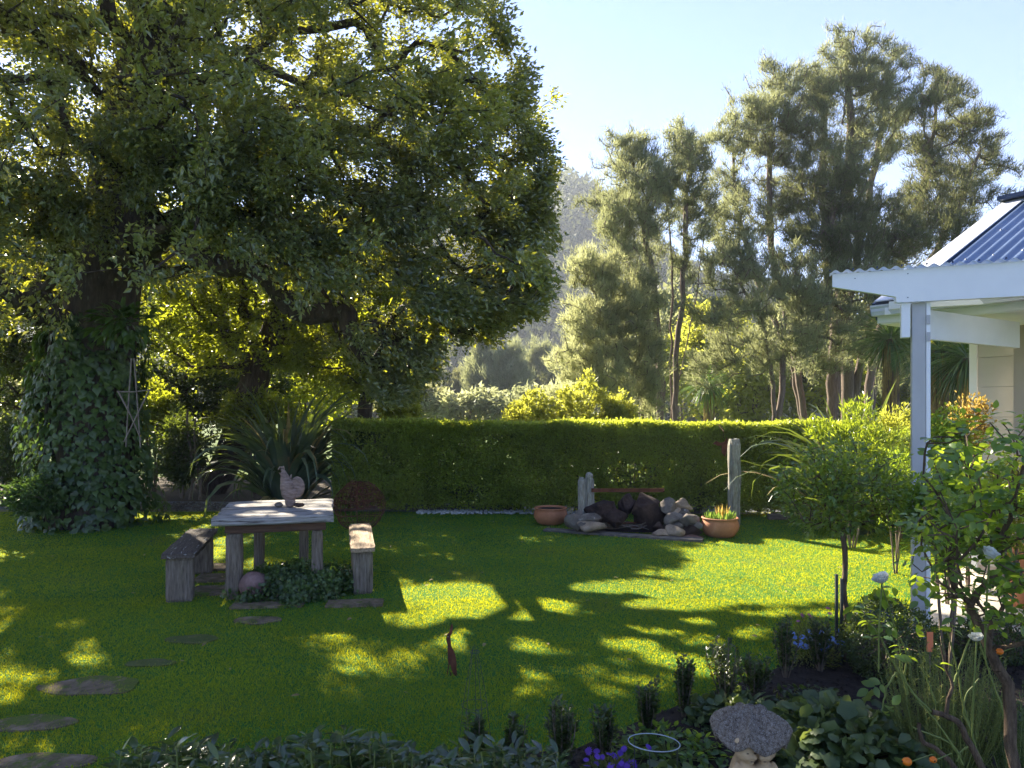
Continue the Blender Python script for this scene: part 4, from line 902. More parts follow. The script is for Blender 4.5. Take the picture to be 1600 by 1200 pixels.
for k, (zx, zy, rx, ry, D, mt, lab) in enumerate(ROCKS):
    c = Z6(zx, zy, D); s = D / FPX / 4.21
    tag(rock('rock', c, (rx * s * (1.2 if mt == 'rock_dark' else 1.27), (rx + ry) * .6 * s, ry * s * (1.2 if mt == 'rock_dark' else 1.27)), M[mt], k + 1.3, rough=.42), lab, 'rock', 'rocks around the fire pit')
for k, (zx, zy, rx, D, mt, lab) in enumerate([(1010, 640, 30, 9.72, 'rock_grey', 'small grey stone between the leaning rock and the big grey one'), (950, 640, 26, 9.8, 'rock_dark', 'small dark stone beside the sticks at the heap'), (1130, 640, 30, 9.7, 'rock_grey', 'small grey stone on the outer right side of the heap'),
        (990, 545, 28, 10.0, 'rock_tan', 'small tan stone between the pale round rock and slab'), (480, 590, 26, 9.95, 'rock_dark', 'small dark stone right of the flat grey rock'), (380, 640, 26, 9.8, 'rock_grey', 'small grey stone at the left foot of the tan rock'), (880, 640, 24, 9.8, 'rock_dark', 'small dark stone behind the cream rock')]):
    s = D / FPX / 4.21; tag(rock('rock', Z6(zx, zy, D), (rx * s * 1.3, rx * s * 1.2, rx * s), M[mt], k + 31.7, rough=.4), lab, 'rock', 'rocks around the fire pit')
g1, g2 = G(852, 829), G(1098, 846); m_ = (g1 + g2) / 2; d_ = g2 - g1
tag(timber('pit_kerb', (m_[0], m_[1], .015), (np.linalg.norm(d_), .20, .045), M['sleeper'], rz=math.atan2(d_[1], d_[0]), rough=.006), 'flat grey timber kerb along the front of the fire pit', 'kerb')
g3 = G(985, 828); sheet('fire_pit_ash', [(g3[0] - .75, g3[1] - .2), (g3[0] + .8, g3[1] - .4), (g3[0] + .8, g3[1] + .4), (g3[0] - .75, g3[1] + .6)], M['soil'], .02)
def sticks():
    t = empty('firewood', (g3[0] - .05, g3[1], 0), 'tangle of dry sticks and twigs lying in the fire pit', 'firewood')
    for k in range(34):
        p = np.array([g3[0] + rng.uniform(-.45, .4), g3[1] - .1 + rng.uniform(-.12, .2), .04 + rng.uniform(0, .12)]); a = rng.normal(0, .6); L = rng.uniform(.15, .42)
        d = np.array([math.cos(a), math.sin(a) * .5, rng.normal(0, .12)]); q = [p - d * L / 2, p + rng.normal(0, .02, 3), p + d * L / 2]
        for w_ in q: w_[2] = max(w_[2], .03)
        V, F = tubes([(q, [.011, .009, .005])], 5); obj_np('stick', V, F, M['rust'] if k % 3 == 0 else M['twig'] if k % 3 == 1 else M['grey_stick'], t, smooth=True)
sticks()
def posts():
    D = 10.25; x0 = P(915, 0, D)[0]
    t = empty('old_post', (x0, D, 0), 'short split lichen covered post beside the fire pit', 'post')
    timber('left_half', (-.06, 0, .38), (.10, .12, .76), M['post_wood'], t, rough=.016, axis=2)
    timber('right_half', (.055, .03, .39), (.13, .13, .78), M['post_wood'], t, rough=.02, axis=2)
    bl = blobs('knob', [((.055, .03, .78), (.058, .06, .06))], M['post_wood'], t, .012, 2)
    a, b = P(924, 764, D - .1), P(1038, 768, D - .1); m_ = (a + b) / 2
    tag(box('iron_bar', m_, (np.linalg.norm(b - a), .012, .055), M['rust'], bev=.002), 'rusted flat iron bar jutting from the short post over the rocks', 'iron bar')
    D = 10.3; x0 = P(1147, 0, D)[0]; h = P(0, 686, D)[2]
    t2 = empty('old_post', (x0, D, 0), 'tall weathered grooved post standing behind the right pot', 'post')
    timber('shaft', (0, 0, h / 2), (.165, .15, h), M['post_wood'], t2, rough=.018, axis=2)
    timber('splinter', (-.03, -.075, h * .5), (.035, .03, h * .55), M['post_wood'], t2, rough=.012, axis=2)
    timber('splinter', (.05, -.075, h * .42), (.03, .028, h * .6), M['post_wood'], t2, rough=.012, axis=2)
posts()
def pot(px, py, wpx, hpx, label, mat, D=None, seed=0, round_=1.0):
    g0 = G(px, py); D = g0[1] + .15; s = D / FPX; Rr = wpx / 2 * s; Hh = hpx * s
    t = empty('plant_pot', (g0[0], D, 0), label, 'pot')
    prof = [(Rr * .62, 0), (Rr * .80, Hh * .10), (Rr * .97, Hh * .35), (Rr * 1.02, Hh * .55), (Rr * .97, Hh * .78), (Rr * .90, Hh * .88), (Rr * .92, Hh * .90), (Rr * .98, Hh * .93), (Rr * .99, Hh * .98), (Rr * .96, Hh), (Rr * .86, Hh * .99), (Rr * .84, Hh * .9), (Rr * .84, Hh * .84)]
    obj_bm('bowl', lathe_bm(prof, 48), mat, t, smooth=True)
    bm = bmesh.new(); bmesh.ops.create_circle(bm, cap_ends=True, radius=Rr * .86, segments=32)
    o = obj_bm('soil_fill', bm, M['soil'], t); o.location = (0, 0, Hh * .9)
    return t, D, Rr, Hh, g0
pot(861, 821, 52, 26, 'empty wide terracotta bowl left of the fire pit', M['terracotta'])
tp, D, Rr, Hh, g0 = pot(1130, 841, 57, 30, 'wide terracotta bowl planted with succulents right of the fire pit', M['terracotta'])
n = 150; an = rng.uniform(0, 6.28, n); rr = Rr * .8 * np.sqrt(rng.random(n)); pos = np.stack([g0[0] + np.cos(an) * rr, D + np.sin(an) * rr, np.full(n, Hh * .9)], -1)
ps = empty('succulent_plant', (g0[0], D, Hh * .9), 'green finger succulents growing in the right terracotta bowl', 'succulent')
leaf_mass('leaves', leaf_tmpl(1, .22, 2, .5, .05), pos, rvec(n) * .45 + [0, 0, 1.], rvec(n), rng.uniform(.05, .13, n), M['succulent'], ps)
n = 26; pos = np.stack([g0[0] + rng.uniform(-.02, .1, n), D + rng.uniform(-.08, .08, n), np.full(n, Hh * .9)], -1)
leaf_mass('dry_stalks', leaf_tmpl(1, .10, 2, .4, .05), pos, rvec(n) * .4 + [0, 0, 1.], rvec(n), rng.uniform(.14, .24, n), M['red_leaf'], ps)
# rusty ornament hung on the hedge
def hung():
    c = P(1128, 694, 11.15); t = empty('hedge_ornament', c, 'small rusty bent iron ornament hung on the hedge left of the tall post', 'ornament')
    k = 11.15 / FPX; pts = [(8, 12), (4, 4), (-2, 2), (-9, 5), (-14, 1), (-6, -3), (-1, -2), (0, -14), (5, -20), (8, -10), (10, 0)]
    bm = bmesh.new(); f = bm.faces.new([bm.verts.new((x * k, 0, y * k)) for x, y in pts]); r_ = bmesh.ops.extrude_face_region(bm, geom=[f]); bmesh.ops.translate(bm, vec=(0, .006, 0), verts=[v for v in r_['geom'] if isinstance(v, bmesh.types.BMVert)])
    bmesh.ops.recalc_face_normals(bm, faces=bm.faces); obj_bm('plate', bm, M['rust'], t)
    V, F = tubes([([c + [.03, .02, .1], c + [.04, .03, .2], c + [.02, .25, .3]], .004)], 5); obj_np('hook', V, F, M['rust'], t)
hung()

# ---------------------------------------------------------------- rusty hare silhouette
def hare():
    D = 4.63; g0 = G(706, 1056); k = D / FPX / 10.91
    o_ = [(500, 168), (512, 190), (520, 235), (510, 290), (500, 335), (478, 378), (474, 420), (482, 480), (486, 540), (505, 590), (532, 640), (555, 700), (568, 760), (580, 850), (578, 950), (592, 1052), (560, 1060), (530, 1052), (515, 1010), (498, 960), (480, 895), (465, 856), (456, 880), (446, 930), (440, 970), (424, 1042), (415, 1040), (418, 985), (430, 930), (440, 860), (432, 780), (428, 680), (426, 600), (424, 530), (412, 480), (400, 440), (402, 395), (418, 352), (448, 325), (460, 300), (468, 245), (484, 195)]
    t = empty('garden_ornament', (g0[0], D, 0), 'slim rusted steel hare silhouette with raised ears on the lawn', 'ornament')
    f2 = lambda x, y: ((x - 500) * k, 0, (1055 - y) * k)
    bm = bmesh.new(); f = bm.faces.new([bm.verts.new(f2(x, y)) for x, y in o_])
    r_ = bmesh.ops.extrude_face_region(bm, geom=[f]); bmesh.ops.translate(bm, vec=(0, .006, 0), verts=[v for v in r_['geom'] if isinstance(v, bmesh.types.BMVert)])
    bmesh.ops.recalc_face_normals(bm, faces=bm.faces)
    obj_bm('body', bm, M['rust'], t)
    bm = bmesh.new(); bmesh.ops.create_cone(bm, cap_ends=True, segments=12, radius1=.0042, radius2=.0042, depth=.009, matrix=Matrix.Translation(Vector(f2(433, 390)) + Vector((0, .003, 0))) @ Matrix.Rotation(R(90), 4, 'X'))
    obj_bm('eye', bm, M['rock_tan'], t)
    box('ground_spike', f2(553, 1075), (.008, .006, .06), M['rust'], t, bev=.001)
    box('ground_spike', f2(480, 1060), (.008, .006, .05), M['rust'], t, bev=.001)
hare()

# ---------------------------------------------------------------- pergola and house
def lathe(name, prof, mat, parent=None, n=24): return obj_bm(name, lathe_bm(prof, n), mat, parent, smooth=True)
def pergola():
    tip = np.array([2.53, 5.56]); u = np.array([.92, -.392]); v = np.array([.392, .92]); ang = math.atan2(u[1], u[0])
    t = empty('pergola', (3.06, 5.34, 0), 'white painted pergola with grey post and clear corrugated roof', 'pergola')
    ax = lambda s, d, z: (tip[0] + u[0] * s + v[0] * d - 3.06, tip[1] + u[1] * s + v[1] * d - 5.34, z)
    # front beam with tapered underside at its tip
    zt, zb = 2.815, 2.565; L = 2.6
    prof = [(0, zt), (0, zt - .10), (.44, zb + .045), (.445, zb), (L, zb), (L, zt)]
    bm = bmesh.new(); f = bm.faces.new([bm.verts.new(ax(s, -.024, z)) for s, z in prof]); r_ = bmesh.ops.extrude_face_region(bm, geom=[f])
    bmesh.ops.translate(bm, vec=(v[0] * .048, v[1] * .048, 0), verts=[q for q in r_['geom'] if isinstance(q, bmesh.types.BMVert)]); bmesh.ops.recalc_face_normals(bm, faces=bm.faces)
    obj_bm('front_beam', bm, M['white_paint'], t)
    p0 = ax(.60, .075, 0); 
    box('post', (p0[0], p0[1], zb / 2), (.092, .092, zb), M['grey_paint'], t, rz=ang, bev=.004)
    # right side face of the post, set in as a paler strip, short packing block on its left
    q = ax(.662, .075, 0); box('post_side_face', (q[0], q[1], zb / 2), (.028, .10, zb), M['white_paint'], t, rz=ang, bev=.002)
    for zz in (2.43, 2.30): 
        q = ax(.662, .018, zz); box('bracket_plate', q, (.024, .006, .07), M['grey_paint'], t, rz=ang, bev=.001)
    q = ax(.51, .05, 2.43); box('packing_block', q, (.06, .09, .26), M['white_paint'], t, rz=ang, bev=.003)
    # side beam from post back to the house
    a = np.array([p0[0] + .09, p0[1] + .10]); w2 = np.array([.85, .52]); L2 = 1.55; m2 = a + w2 * L2 / 2; an2 = math.atan2(w2[1], w2[0])
    box('side_beam', (m2[0], m2[1], 2.415), (L2, .045, .23), M['white_paint'], t, rz=an2, bev=.003)
    for k in range(4):   # purlins under the sheet
        q = ax(1.75, .32 + k * .42, 2.70); box('purlin', q, (2.5, .045, .07), M['white_paint'], t, rz=ang, bev=.002)
    # corrugated clear sheet
    n = 400; s = np.linspace(-.02, L, n); wv = .011 * np.sin(s / .083 * 2 * math.pi); rows = [-.07, .09, .7, 1.2, 1.8]
    V = np.array([[*ax(a_, d, zt + .014 + w_ + d * .03)] for d in rows for a_, w_ in zip(s, wv)]); F = []
    i_ = np.arange(n - 1); F.append(np.stack([i_, i_ + 1, i_ + n + 1, i_ + n], -1))
    i_ = i_[s[:-1] > .58]
    for r_ in range(1, len(rows) - 1): F.append(np.stack([i_, i_ + 1, i_ + n + 1, i_ + n], -1) + r_ * n)
    m, nt, out = new_mat('clear_sheet'); bs = N(nt, 'ShaderNodeBsdfPrincipled', Roughness=.25); bs.inputs['Base Color'].default_value = (.85, .87, .88, 1)
    tr = N(nt, 'ShaderNodeBsdfTranslucent'); tr.inputs[0].default_value = (.9, .92, .93, 1); mx = N(nt, 'ShaderNodeMixShader'); mx.inputs[0].default_value = .65
    nt.links.new(bs.outputs[0], mx.inputs[1]); nt.links.new(tr.outputs[0], mx.inputs[2]); nt.links.new(mx.outputs[0], out.inputs[0])
    o = obj_np('roof_sheet', V, F, m, t, smooth=True, world=False); md = o.modifiers.new('thick', 'SOLIDIFY'); md.thickness = .002
    bm = bmesh.new()
    for k in range(16):
        q = ax(.083 * (k * 2 + 1) - .0207 * 3 - .04, -.03, zt + .03); bmesh.ops.create_cone(bm, cap_ends=True, segments=8, radius1=.008, radius2=.005, depth=.014, matrix=Matrix.Translation(q))
    obj_bm('screws', bm, M['navy'], t)['kind'] = 'stuff'
    # nail heads and knots on the beam face
    bm = bmesh.new()
    for s_, z in ((.16, 2.77), (.52, 2.78), (.52, 2.60), (1.3, 2.78), (1.3, 2.6)):
        q = ax(s_, -.0255, z); bmesh.ops.create_icosphere(bm, subdivisions=1, radius=.0045, matrix=Matrix.Translation(q))
    obj_bm('nail_heads', bm, M['navy'], t)['kind'] = 'stuff'
pergola()
def house():
    E = np.array([3.64, 7.0]); v = np.array([.82, .572]); u = np.array([.572, -.82])
    t = empty('house', (E[0], E[1], 0), 'cream weatherboard house corner with corrugated steel roof, sky reflection put into its blue', 'house')
    W = lambda a, b, z: np.array([E[0] + v[0] * a + u[0] * b, E[1] + v[1] * a + u[1] * b, z])
    ze = 2.80; pitch = 1.50 / 3.0; nv = np.array([-v[0] * pitch, -v[1] * pitch, 1.0]); nv /= np.linalg.norm(nv)
    # corrugated sheet, ribs running eave to ridge
    n = 420; b = np.linspace(.16, 6.2, n); wv = .017 * np.sin(b / .125 * 2 * math.pi)
    rows = [-.02, 1.5, 3.0]; V = np.concatenate([np.array([W(a, bb, ze + a * pitch) + nv * w_ for bb, w_ in zip(b, wv)]) for a in rows]); F = []
    for r_ in range(2):
        i_ = np.arange(n - 1) + r_ * n; F.append(np.stack([i_, i_ + 1, i_ + n + 1, i_ + n], -1))
    obj_np('roof_sheet', V, F, M['roof_steel'], t, smooth=True)
    # back slope
    V2 = np.array([W(3.0, 0, ze + 3 * pitch), W(3.0, 6.2, ze + 3 * pitch), W(6.0, 6.2, ze), W(6.0, 0, ze)]); obj_np('rear_roof', V2 - [0, 0, .02], [[0, 1, 2, 3]], M['roof_steel'], t)
    bm = bmesh.new()
    for a in (.15, .95, 1.8, 2.7):
        for k in range(0, 22, 2):
            bb = .21 + .125 * (k + .25) - .21 % .125 + .0; q = W(a, bb, ze + a * pitch) + nv * .016; bmesh.ops.create_cone(bm, cap_ends=True, segments=6, radius1=.011, radius2=.006, depth=.014, matrix=Matrix.Translation(Vector(q - np.array([E[0], E[1], 0]))))
    obj_bm('roof_screws', bm, M['navy'], t)['kind'] = 'stuff'
    # barge flashing
    def bar(name, p, q, wid, thk, mat, side):
        p, q = np.array(p), np.array(q); d = norm(q - p); s = side / np.linalg.norm(side); nn = np.cross(d, s); c8 = []
        for pt in (p, q):
            for a_, b_ in ((-.5, -.5), (.5, -.5), (.5, .5), (-.5, .5)): c8.append(pt + s * wid * a_ + nn * thk * b_)
        obj_np(name, np.array(c8), [[0, 1, 2, 3], [7, 6, 5, 4], [0, 4, 5, 1], [1, 5, 6, 2], [2, 6, 7, 3], [3, 7, 4, 0]], mat, t)
    u3 = np.array([*u, 0.]); v3 = np.array([*v, pitch])
    bar('barge_flashing', W(-.04, .11, ze + .0) + nv * .022, W(3.02, .11, ze + 3.02 * pitch) + nv * .022, .24, .012, M['flashing'], u3)
    bar('barge_board', W(-.02, -.015, ze - .08), W(3.0, -.015, ze + 3 * pitch - .08), .03, .18, M['navy'], u3)
    bar('ridge_cap', W(2.98, -.03, ze + 3 * pitch + .045), W(2.98, 6.2, ze + 3 * pitch + .045), .26, .05, M['navy'], np.array([*v, 0.]))
    # eave: gutter, fascia, soffit
    gprof = [(0, 0), (-.10, 0), (-.105, .02), (-.115, .04), (-.11, .065), (-.125, .085), (-.125, .10), (-.115, .10), (-.115, .085), (-.10, .065), (-.095, .02), (0, .02)]
    Vg = np.array([W(a - .02, bb, ze - .13 + z) for bb in (.0, 6.2) for a, z in gprof]); k = len(gprof)
    Fg = [[i, (i + 1) % k, (i + 1) % k + k, i + k] for i in range(k)]
    og = obj_np('gutter', Vg, Fg, M['flashing'], t)
    endp = np.array([W(a - .02, -.006, ze - .13 + z) for a, z in [(0, 0), (-.10, 0), (-.115, .04), (-.125, .10), (0, .10)]]); 
    obj_np('gutter_end', endp, [[0, 1, 2, 3, 4]], M['flashing'], t)
    bar('fascia', W(.0, .0, ze - .11), W(.0, 6.2, ze - .11), .025, .17, M['white_paint'], np.array([*v, 0.]))
    bar('soffit', W(.66, .02, ze - .20), W(.66, 6.2, ze - .20), 1.30, .012, M['white_paint'], np.array([*v, 0.]))
    bar('rear_wall', W(5.0, .3, 1.35), W(5.0, 6, 1.35), .1, 2.5, M['cream_paint'], np.array([*v, 0.]))
    bar('gable_wall', W(1.45, .33, 1.30), W(5.0, .33, 1.30), .06, 2.56, M['cream_paint'], u3)
    # weatherboards on the wall facing the camera
    rn = np.array([.77, .64, 0.])      # wall faces slightly away from the evening sun
    for k in range(8):
        z0 = .10 + k * .315
        c8 = []
        for bb in (.34, 5.6):
            for a_, z in ((1.37, z0), (1.378, z0 + .312), (1.42, z0 + .312), (1.42, z0)): c8.append(W(a_ + .085 * (bb - .34), bb, z))
        obj_np('weatherboard', np.array(c8), [[0, 1, 2, 3], [7, 6, 5, 4], [0, 4, 5, 1], [1, 5, 6, 2], [2, 6, 7, 3], [3, 7, 4, 0]], M['cream_paint'], t)
    bar('corner_trim', W(1.365, .31, .05), W(1.365, .31, 2.6), .05, .07, M['white_paint'], rn)
    bar('wall_pilaster', W(1.29, .86, .02), W(1.29, .86, 2.6), .16, .26, M['taupe_paint'], rn)
    bar('plinth', W(1.43, .34, .05), W(1.43, 5.6, .05), .06, .10, M['taupe_paint'], np.array([*v, 0.]))
house()

# ---------------------------------------------------------------- standard rose and neighbours
def rose_std():
    b = G(1320, 1032); c = P(1318, 768, b[1]); g = np.random.default_rng(5)
    v = norm(g.normal(size=(330, 3))); a = c + v * (g.random((330, 1)) ** .4) * np.array([.46, .42, .37]); a = a[a[:, 2] > c[2] - .30]
    tr = [b, b + [.01, 0, .25], b + [-.005, 0, .50], P(1320, 872, b[1]) + [0, 0, .06]]
    A, RR, DIR, chains, tips = grow([tr], a, step=.07, root_r=.018, seed=3, tip_r=.0025, wl=.15, wob=.16)
    t = empty('standard_rose', b, 'standard rose with round leafy head on a bare forked stem', 'rose bush')
    V, F = tubes(chains, 6); obj_np('stem', V, F, M['old_cane'], t, smooth=True)
    idx = np.concatenate([tips, np.maximum(tips - 1, 0)]); pos, dd = sprout(A, DIR, idx, 9, .09, c)
    kk = pos[:, 2] > c[2] - .25 + .06 * np.sin(pos[:, 0] * 14); pos, dd = pos[kk], dd[kk]
    n = len(pos); leaf_mass('leaves', leaf_tmpl(1, .52, 2, .25, .15), pos, dd + [0, 0, -.1], rvec(n) * .6 + [0, 0, 1.], rng.uniform(.025, .055, n), M['std_leaf'], t)
    for k, (px, top, lab) in enumerate([(1307, 896, 'taller dark stake left of the standard rose stem'), (1315, 903, 'shorter dark stake touching the standard rose stem')]):
        q = P(px, 1032, b[1] - .02); h = P(px, top, b[1])[2]
        tag(box('garden_stake', (q[0], q[1], h / 2), (.018, .018, h), M['dark_wire'], bev=.002), lab, 'stake', 'stakes at the standard rose')
rose_std()

def stem_shrub(label, px, py, top, wpx, seed, Ls=.029, mat='box_leaf', n_st=9, per=42, group='young upright box plants in the bed', D=None, name='box_plant', cat='box plant', W=.55, lean=.5):
    b = G(px, py); 
    if D: b = P(px, py, D); b[2] = 0
    D = b[1]; h = P(px, top - 10, D)[2]; r = wpx / 2 * 1.2 / FPX * D; g = np.random.default_rng(seed); t = empty(name, b, label, cat, group); ch = []; pos = []; dd = []
    for k in range(n_st):
        a = g.uniform(0, 6.28); q = np.array([math.cos(a), math.sin(a), 0]) * r * g.uniform(.2, 1) * .9; hh = h * g.uniform(.62, 1.0) * (1 - .15 * np.linalg.norm(q) / r)
        pts = np.array([b + q * .15, b + q * .55 + [0, 0, hh * .4], b + q * .9 + [0, 0, hh * .75], b + q + [0, 0, hh]]); ch.append((pts, [.005, .004, .003, .0015]))
        s = g.random(per) ** .75 * .85 + .15; cp = np.stack([np.interp(s, [0, .4, .75, 1], pts[:, i]) for i in range(3)], -1)
        an = g.uniform(0, 6.28, per); o_ = np.stack([np.cos(an), np.sin(an), np.full(per, .75)], -1)
        pos.append(cp + o_ * [.004, .004, 0]); dd.append(o_ + g.normal(size=(per, 3)) * .2)
    V, F = tubes(ch, 4); obj_np('stems', V, F, M['twig'], t)
    pos = np.concatenate(pos); dd = np.concatenate(dd); n = len(pos)
    leaf_mass('leaves', leaf_tmpl(1, W, 2, .25, .1), pos, dd, rvec(n) * .3 + [0, 0, 1.], g.uniform(.7, 1.2, n) * Ls, M[mat], t)['kind'] = 'stuff'
BOXP = [(1010, 1160, 1060, 44, 'young box plant directly left of the third one, nearest the lawn edge'), (1068, 1122, 1028, 40, 'slim young box plant fourth from the right'), (1135, 1102, 992, 62, 'broadest young box plant, glossy, at the lawn edge'),
        (1178, 1092, 1025, 56, 'dark squat box plant right of the broadest one'), (1228, 1060, 968, 46, 'tall airy box plant by the blue daisies'), (878, 1215, 1095, 62, 'glossy sparkling box plant just above the front laurel'),
        (742, 1225, 1120, 44, 'box plant growing inside the wire obelisk'), (805, 1225, 1120, 36, 'small box plant right of the wire obelisk'), (942, 1195, 1110, 40, 'small dark box plant beside the purple flowers'), (1282, 1050, 968, 40, 'box plant behind the blue daisies by the stake')]
for k, (px, py, top, wp, lab) in enumerate(BOXP): stem_shrub(lab, px, py, top, wp, 200 + k, per=64, n_st=15)
# low dark box ball in front of the post
def dense(label, c, r, n, Ls, mat, name, cat, seed, tm=None, top=0):
    t = empty(name, (c[0], c[1], 0), label, cat); v = rng.normal(size=(n, 3)); v = norm(v); c = np.array(c, float)
    lump = 1 + .10 * np.sin(v[:, :1] * 6 + seed) * np.cos(v[:, 2:3] * 5) + .05 * np.sin(v[:, 1:2] * 13)
    pos = c + v * np.array(r) * (.82 + .2 * rng.random((n, 1))) * lump; pos = pos[pos[:, 2] > .01]; n = len(pos); out = norm(pos - c)
    leaf_mass('leaves', tm or leaf_tmpl(1, .55, 1, .25, .1), pos, out * .8 + rvec(n) * .8, out + rvec(n) * .6, rng.uniform(.7, 1.2, n) * Ls, M[mat], t)['kind'] = 'stuff'
    ch = [([[c[0], c[1], 0], c + q * np.array(r) * .4, c + q * np.array(r) * .85], [.012, .008, .003]) for q in rvec(26) * [1, 1, .7] + [0, 0, .25]]
    V, F = tubes([(np.array(a), b) for a, b in ch], 4); obj_np('stems', V, F, M['twig'], t)
q = P(1390, 1015, 4.6); dense('dark clipped box bush in front of the pergola post', (q[0], 4.6, .22), (.28, .28, .27), 9000, .022, 'box_leaf', 'box_bush', 'box bush', 1)
q = P(1560, 985, 5.0); dense('low dark box border in front of the patio', (q[0], 4.9, .13), (.45, .2, .16), 6000, .022, 'box_leaf', 'box_bush', 'box bush', 2)
# herb shrub with upright sprigs
def herb(label, px, D, top, r, n_st, seed, mat='herb_leaf', Ls=.018):
    b = P(px, 1000, D); b[2] = 0; h = P(px, top, D)[2]; t = empty('herb_bush', b, label, 'herb bush'); g = np.random.default_rng(seed); ch, pos, dd = [], [], []
    for k in range(n_st):
        a = g.uniform(0, 6.28); q = np.array([math.cos(a), math.sin(a), 0]) * r * math.sqrt(g.random()); hh = h * g.uniform(.6, 1.0)
        pts = np.array([b + q * .35, b + q * .8 + [0, 0, hh * .5], b + q * 1.05 + g.normal(0, .01, 3) + [0, 0, hh]]); ch.append((pts, [.003, .002, .001]))
        m = 46; s = g.random(m) * .75 + .25; cp = np.stack([np.interp(s, [0, .5, 1], pts[:, i]) for i in range(3)], -1); an = g.uniform(0, 6.28, m)
        pos.append(cp); dd.append(np.stack([np.cos(an), np.sin(an), np.full(m, 1.1)], -1))
    V, F = tubes(ch, 3); obj_np('stems', V, F, M['green_cane'], t)
    pos = np.concatenate(pos); dd = np.concatenate(dd); n = len(pos)
    leaf_mass('leaves', leaf_tmpl(1, .24, 1, .3, .1), pos, dd, rvec(n) * .3 + [0, 0, 1.], g.uniform(.7, 1.3, n) * Ls, M[mat], t)['kind'] = 'stuff'
herb('yellow green rosemary like bush among the bare rose canes', 1475, 3.3, 1010, .27, 230, 1)
herb('small grey green herb clump at the right edge of the bed', 1590, 3.2, 1080, .2, 110, 2, 'laurel_leaf')

# lobed leaf mounds
def lobed(R_=1.0):
    V = [[0, .42, 0.05]]; k = 14
    for i in range(k):
        a = -math.pi / 2 + 2 * math.pi * (i + .5) / k; q = .5 * (1 + .12 * math.cos(a * 5 + 1.5)); V.append([math.cos(a) * q, .45 + math.sin(a) * q, -.06 + .05 * math.cos(i * math.pi)])
    return np.array(V), np.array([[0, 1 + i, 1 + (i + 1) % k] for i in range(k)])
def mound(label, c, r, n, Ls, mat, name, cat, tms, cap=300, hmin=.6, seed=0, flat=1.0):
    t = empty(name, (c[0], c[1], 0), label, cat); c = np.array(c, float)
    v = rng.normal(size=(n, 3)); v[:, 2] = np.abs(v[:, 2]) * flat; v = norm(v)
    pos = c + v * np.array(r) * (hmin + (1 - hmin) * rng.random((n, 1))); out = norm(pos - c); n = len(pos)
    leaf_parts(t, tms, pos, out * .7 + rvec(n) * .7 - [0, 0, .1], out * .6 + rvec(n) * .35 + [0, 0, 1.], rng.uniform(.75, 1.25, n) * Ls, M[mat], cap)
    ch = [(np.array([[c[0], c[1], 0.01], (c + p_) / 2, p_]), [.003, .002, .0015]) for p_ in pos[::4]]
    V, F = tubes(ch, 3); obj_np('stalks', V, F, M['green_cane'], t)
mound('broad mound of scalloped pale green leaves behind the toadstool statue', (G(1275, 1140)[0], 3.45, .02), (.42, .42, .27), 620, .075, 'heuchera_leaf', 'coral_bells', 'plant', [lobed(), lobed()], 300)
mound('deep green ferny foliage in the lower right of the bed', (1.20, 2.72, .0), (.36, .24, .19), 520, .06, 'rose_leaf', 'geranium_plant', 'plant', [leaf_tmpl(1, .45, 4, .2, .25), leaf_tmpl(1, .4, 4, .2, .4)], 160)
mound('clump of round dull green leaves left of the toadstool statue', (.72, 3.05, .0), (.27, .25, .17), 330, .07, 'heuchera_leaf', 'groundcover_plant', 'plant', [lobed(), leaf_tmpl(1, .7, 4, .2, .2)], 150)
mound('small mixed green weeds around the pale hoop', (.45, 2.95, .0), (.24, .2, .12), 300, .045, 'herb_leaf', 'weed_patch', 'plant', [leaf_tmpl(1, .5, 3, .2, .25)], 90)
mound('fresh green bedding plant at the foot of the rose canes', (G(1412, 1170)[0] - .05, 3.0, .0), (.13, .13, .16), 46, .10, 'rose_leaf', 'bedding_plant', 'plant', [leaf_tmpl(1, .38, 4, .3, .2), leaf_tmpl(1, .45, 4, .3, .1)], 46, .1)
mound('low green tongue leaved plant behind the statue', (G(1150, 1105)[0], 4.0, .0), (.2, .15, .09), 60, .12, 'heuchera_leaf', 'bedding_plant', 'plant', [leaf_tmpl(1, .35, 4, .3, .25)], 60, .1)
mound('weedy ground plants under the herb bush', (1.95, 2.9, .0), (.35, .3, .12), 260, .05, 'rose_leaf', 'weed_patch', 'plant', [leaf_tmpl(1, .5, 3, .2, .25)], 60)

mound('mixed low foliage between the hoop and the box plants', (.78, 3.55, .0), (.34, .22, .13), 420, .045, 'rose_leaf', 'groundcover_plant', 'plant', [leaf_tmpl(1, .55, 3, .2, .25)], 60)
mound('low dull green foliage in front of the broad box plant', (1.25, 3.95, .0), (.30, .18, .12), 360, .05, 'heuchera_leaf', 'groundcover_plant', 'plant', [lobed()], 60)
mound('dark leafy ground plants below the blue daisies', (1.75, 4.1, .0), (.28, .2, .12), 320, .045, 'box_leaf', 'groundcover_plant', 'plant', [leaf_tmpl(1, .5, 3, .2, .25)], 40)
mound('straggly yellowing bedding plant in front of the hoop', (.62, 2.78, .0), (.16, .10, .22), 60, .065, 'herb_leaf', 'bedding_plant', 'plant', [leaf_tmpl(1, .5, 4, .2, .3)], 60, .2)
mound('leafy green plants at the foot of the thick rose trunk', (1.72, 2.45, .0), (.28, .22, .16), 300, .05, 'rose_leaf', 'groundcover_plant', 'plant', [leaf_tmpl(1, .5, 4, .2, .25)], 80)
mound('green strip of seedlings between purple flowers and laurel', (.15, 3.15, .0), (.26, .18, .12), 260, .04, 'box_leaf', 'groundcover_plant', 'plant', [leaf_tmpl(1, .45, 3, .2, .25)], 40)
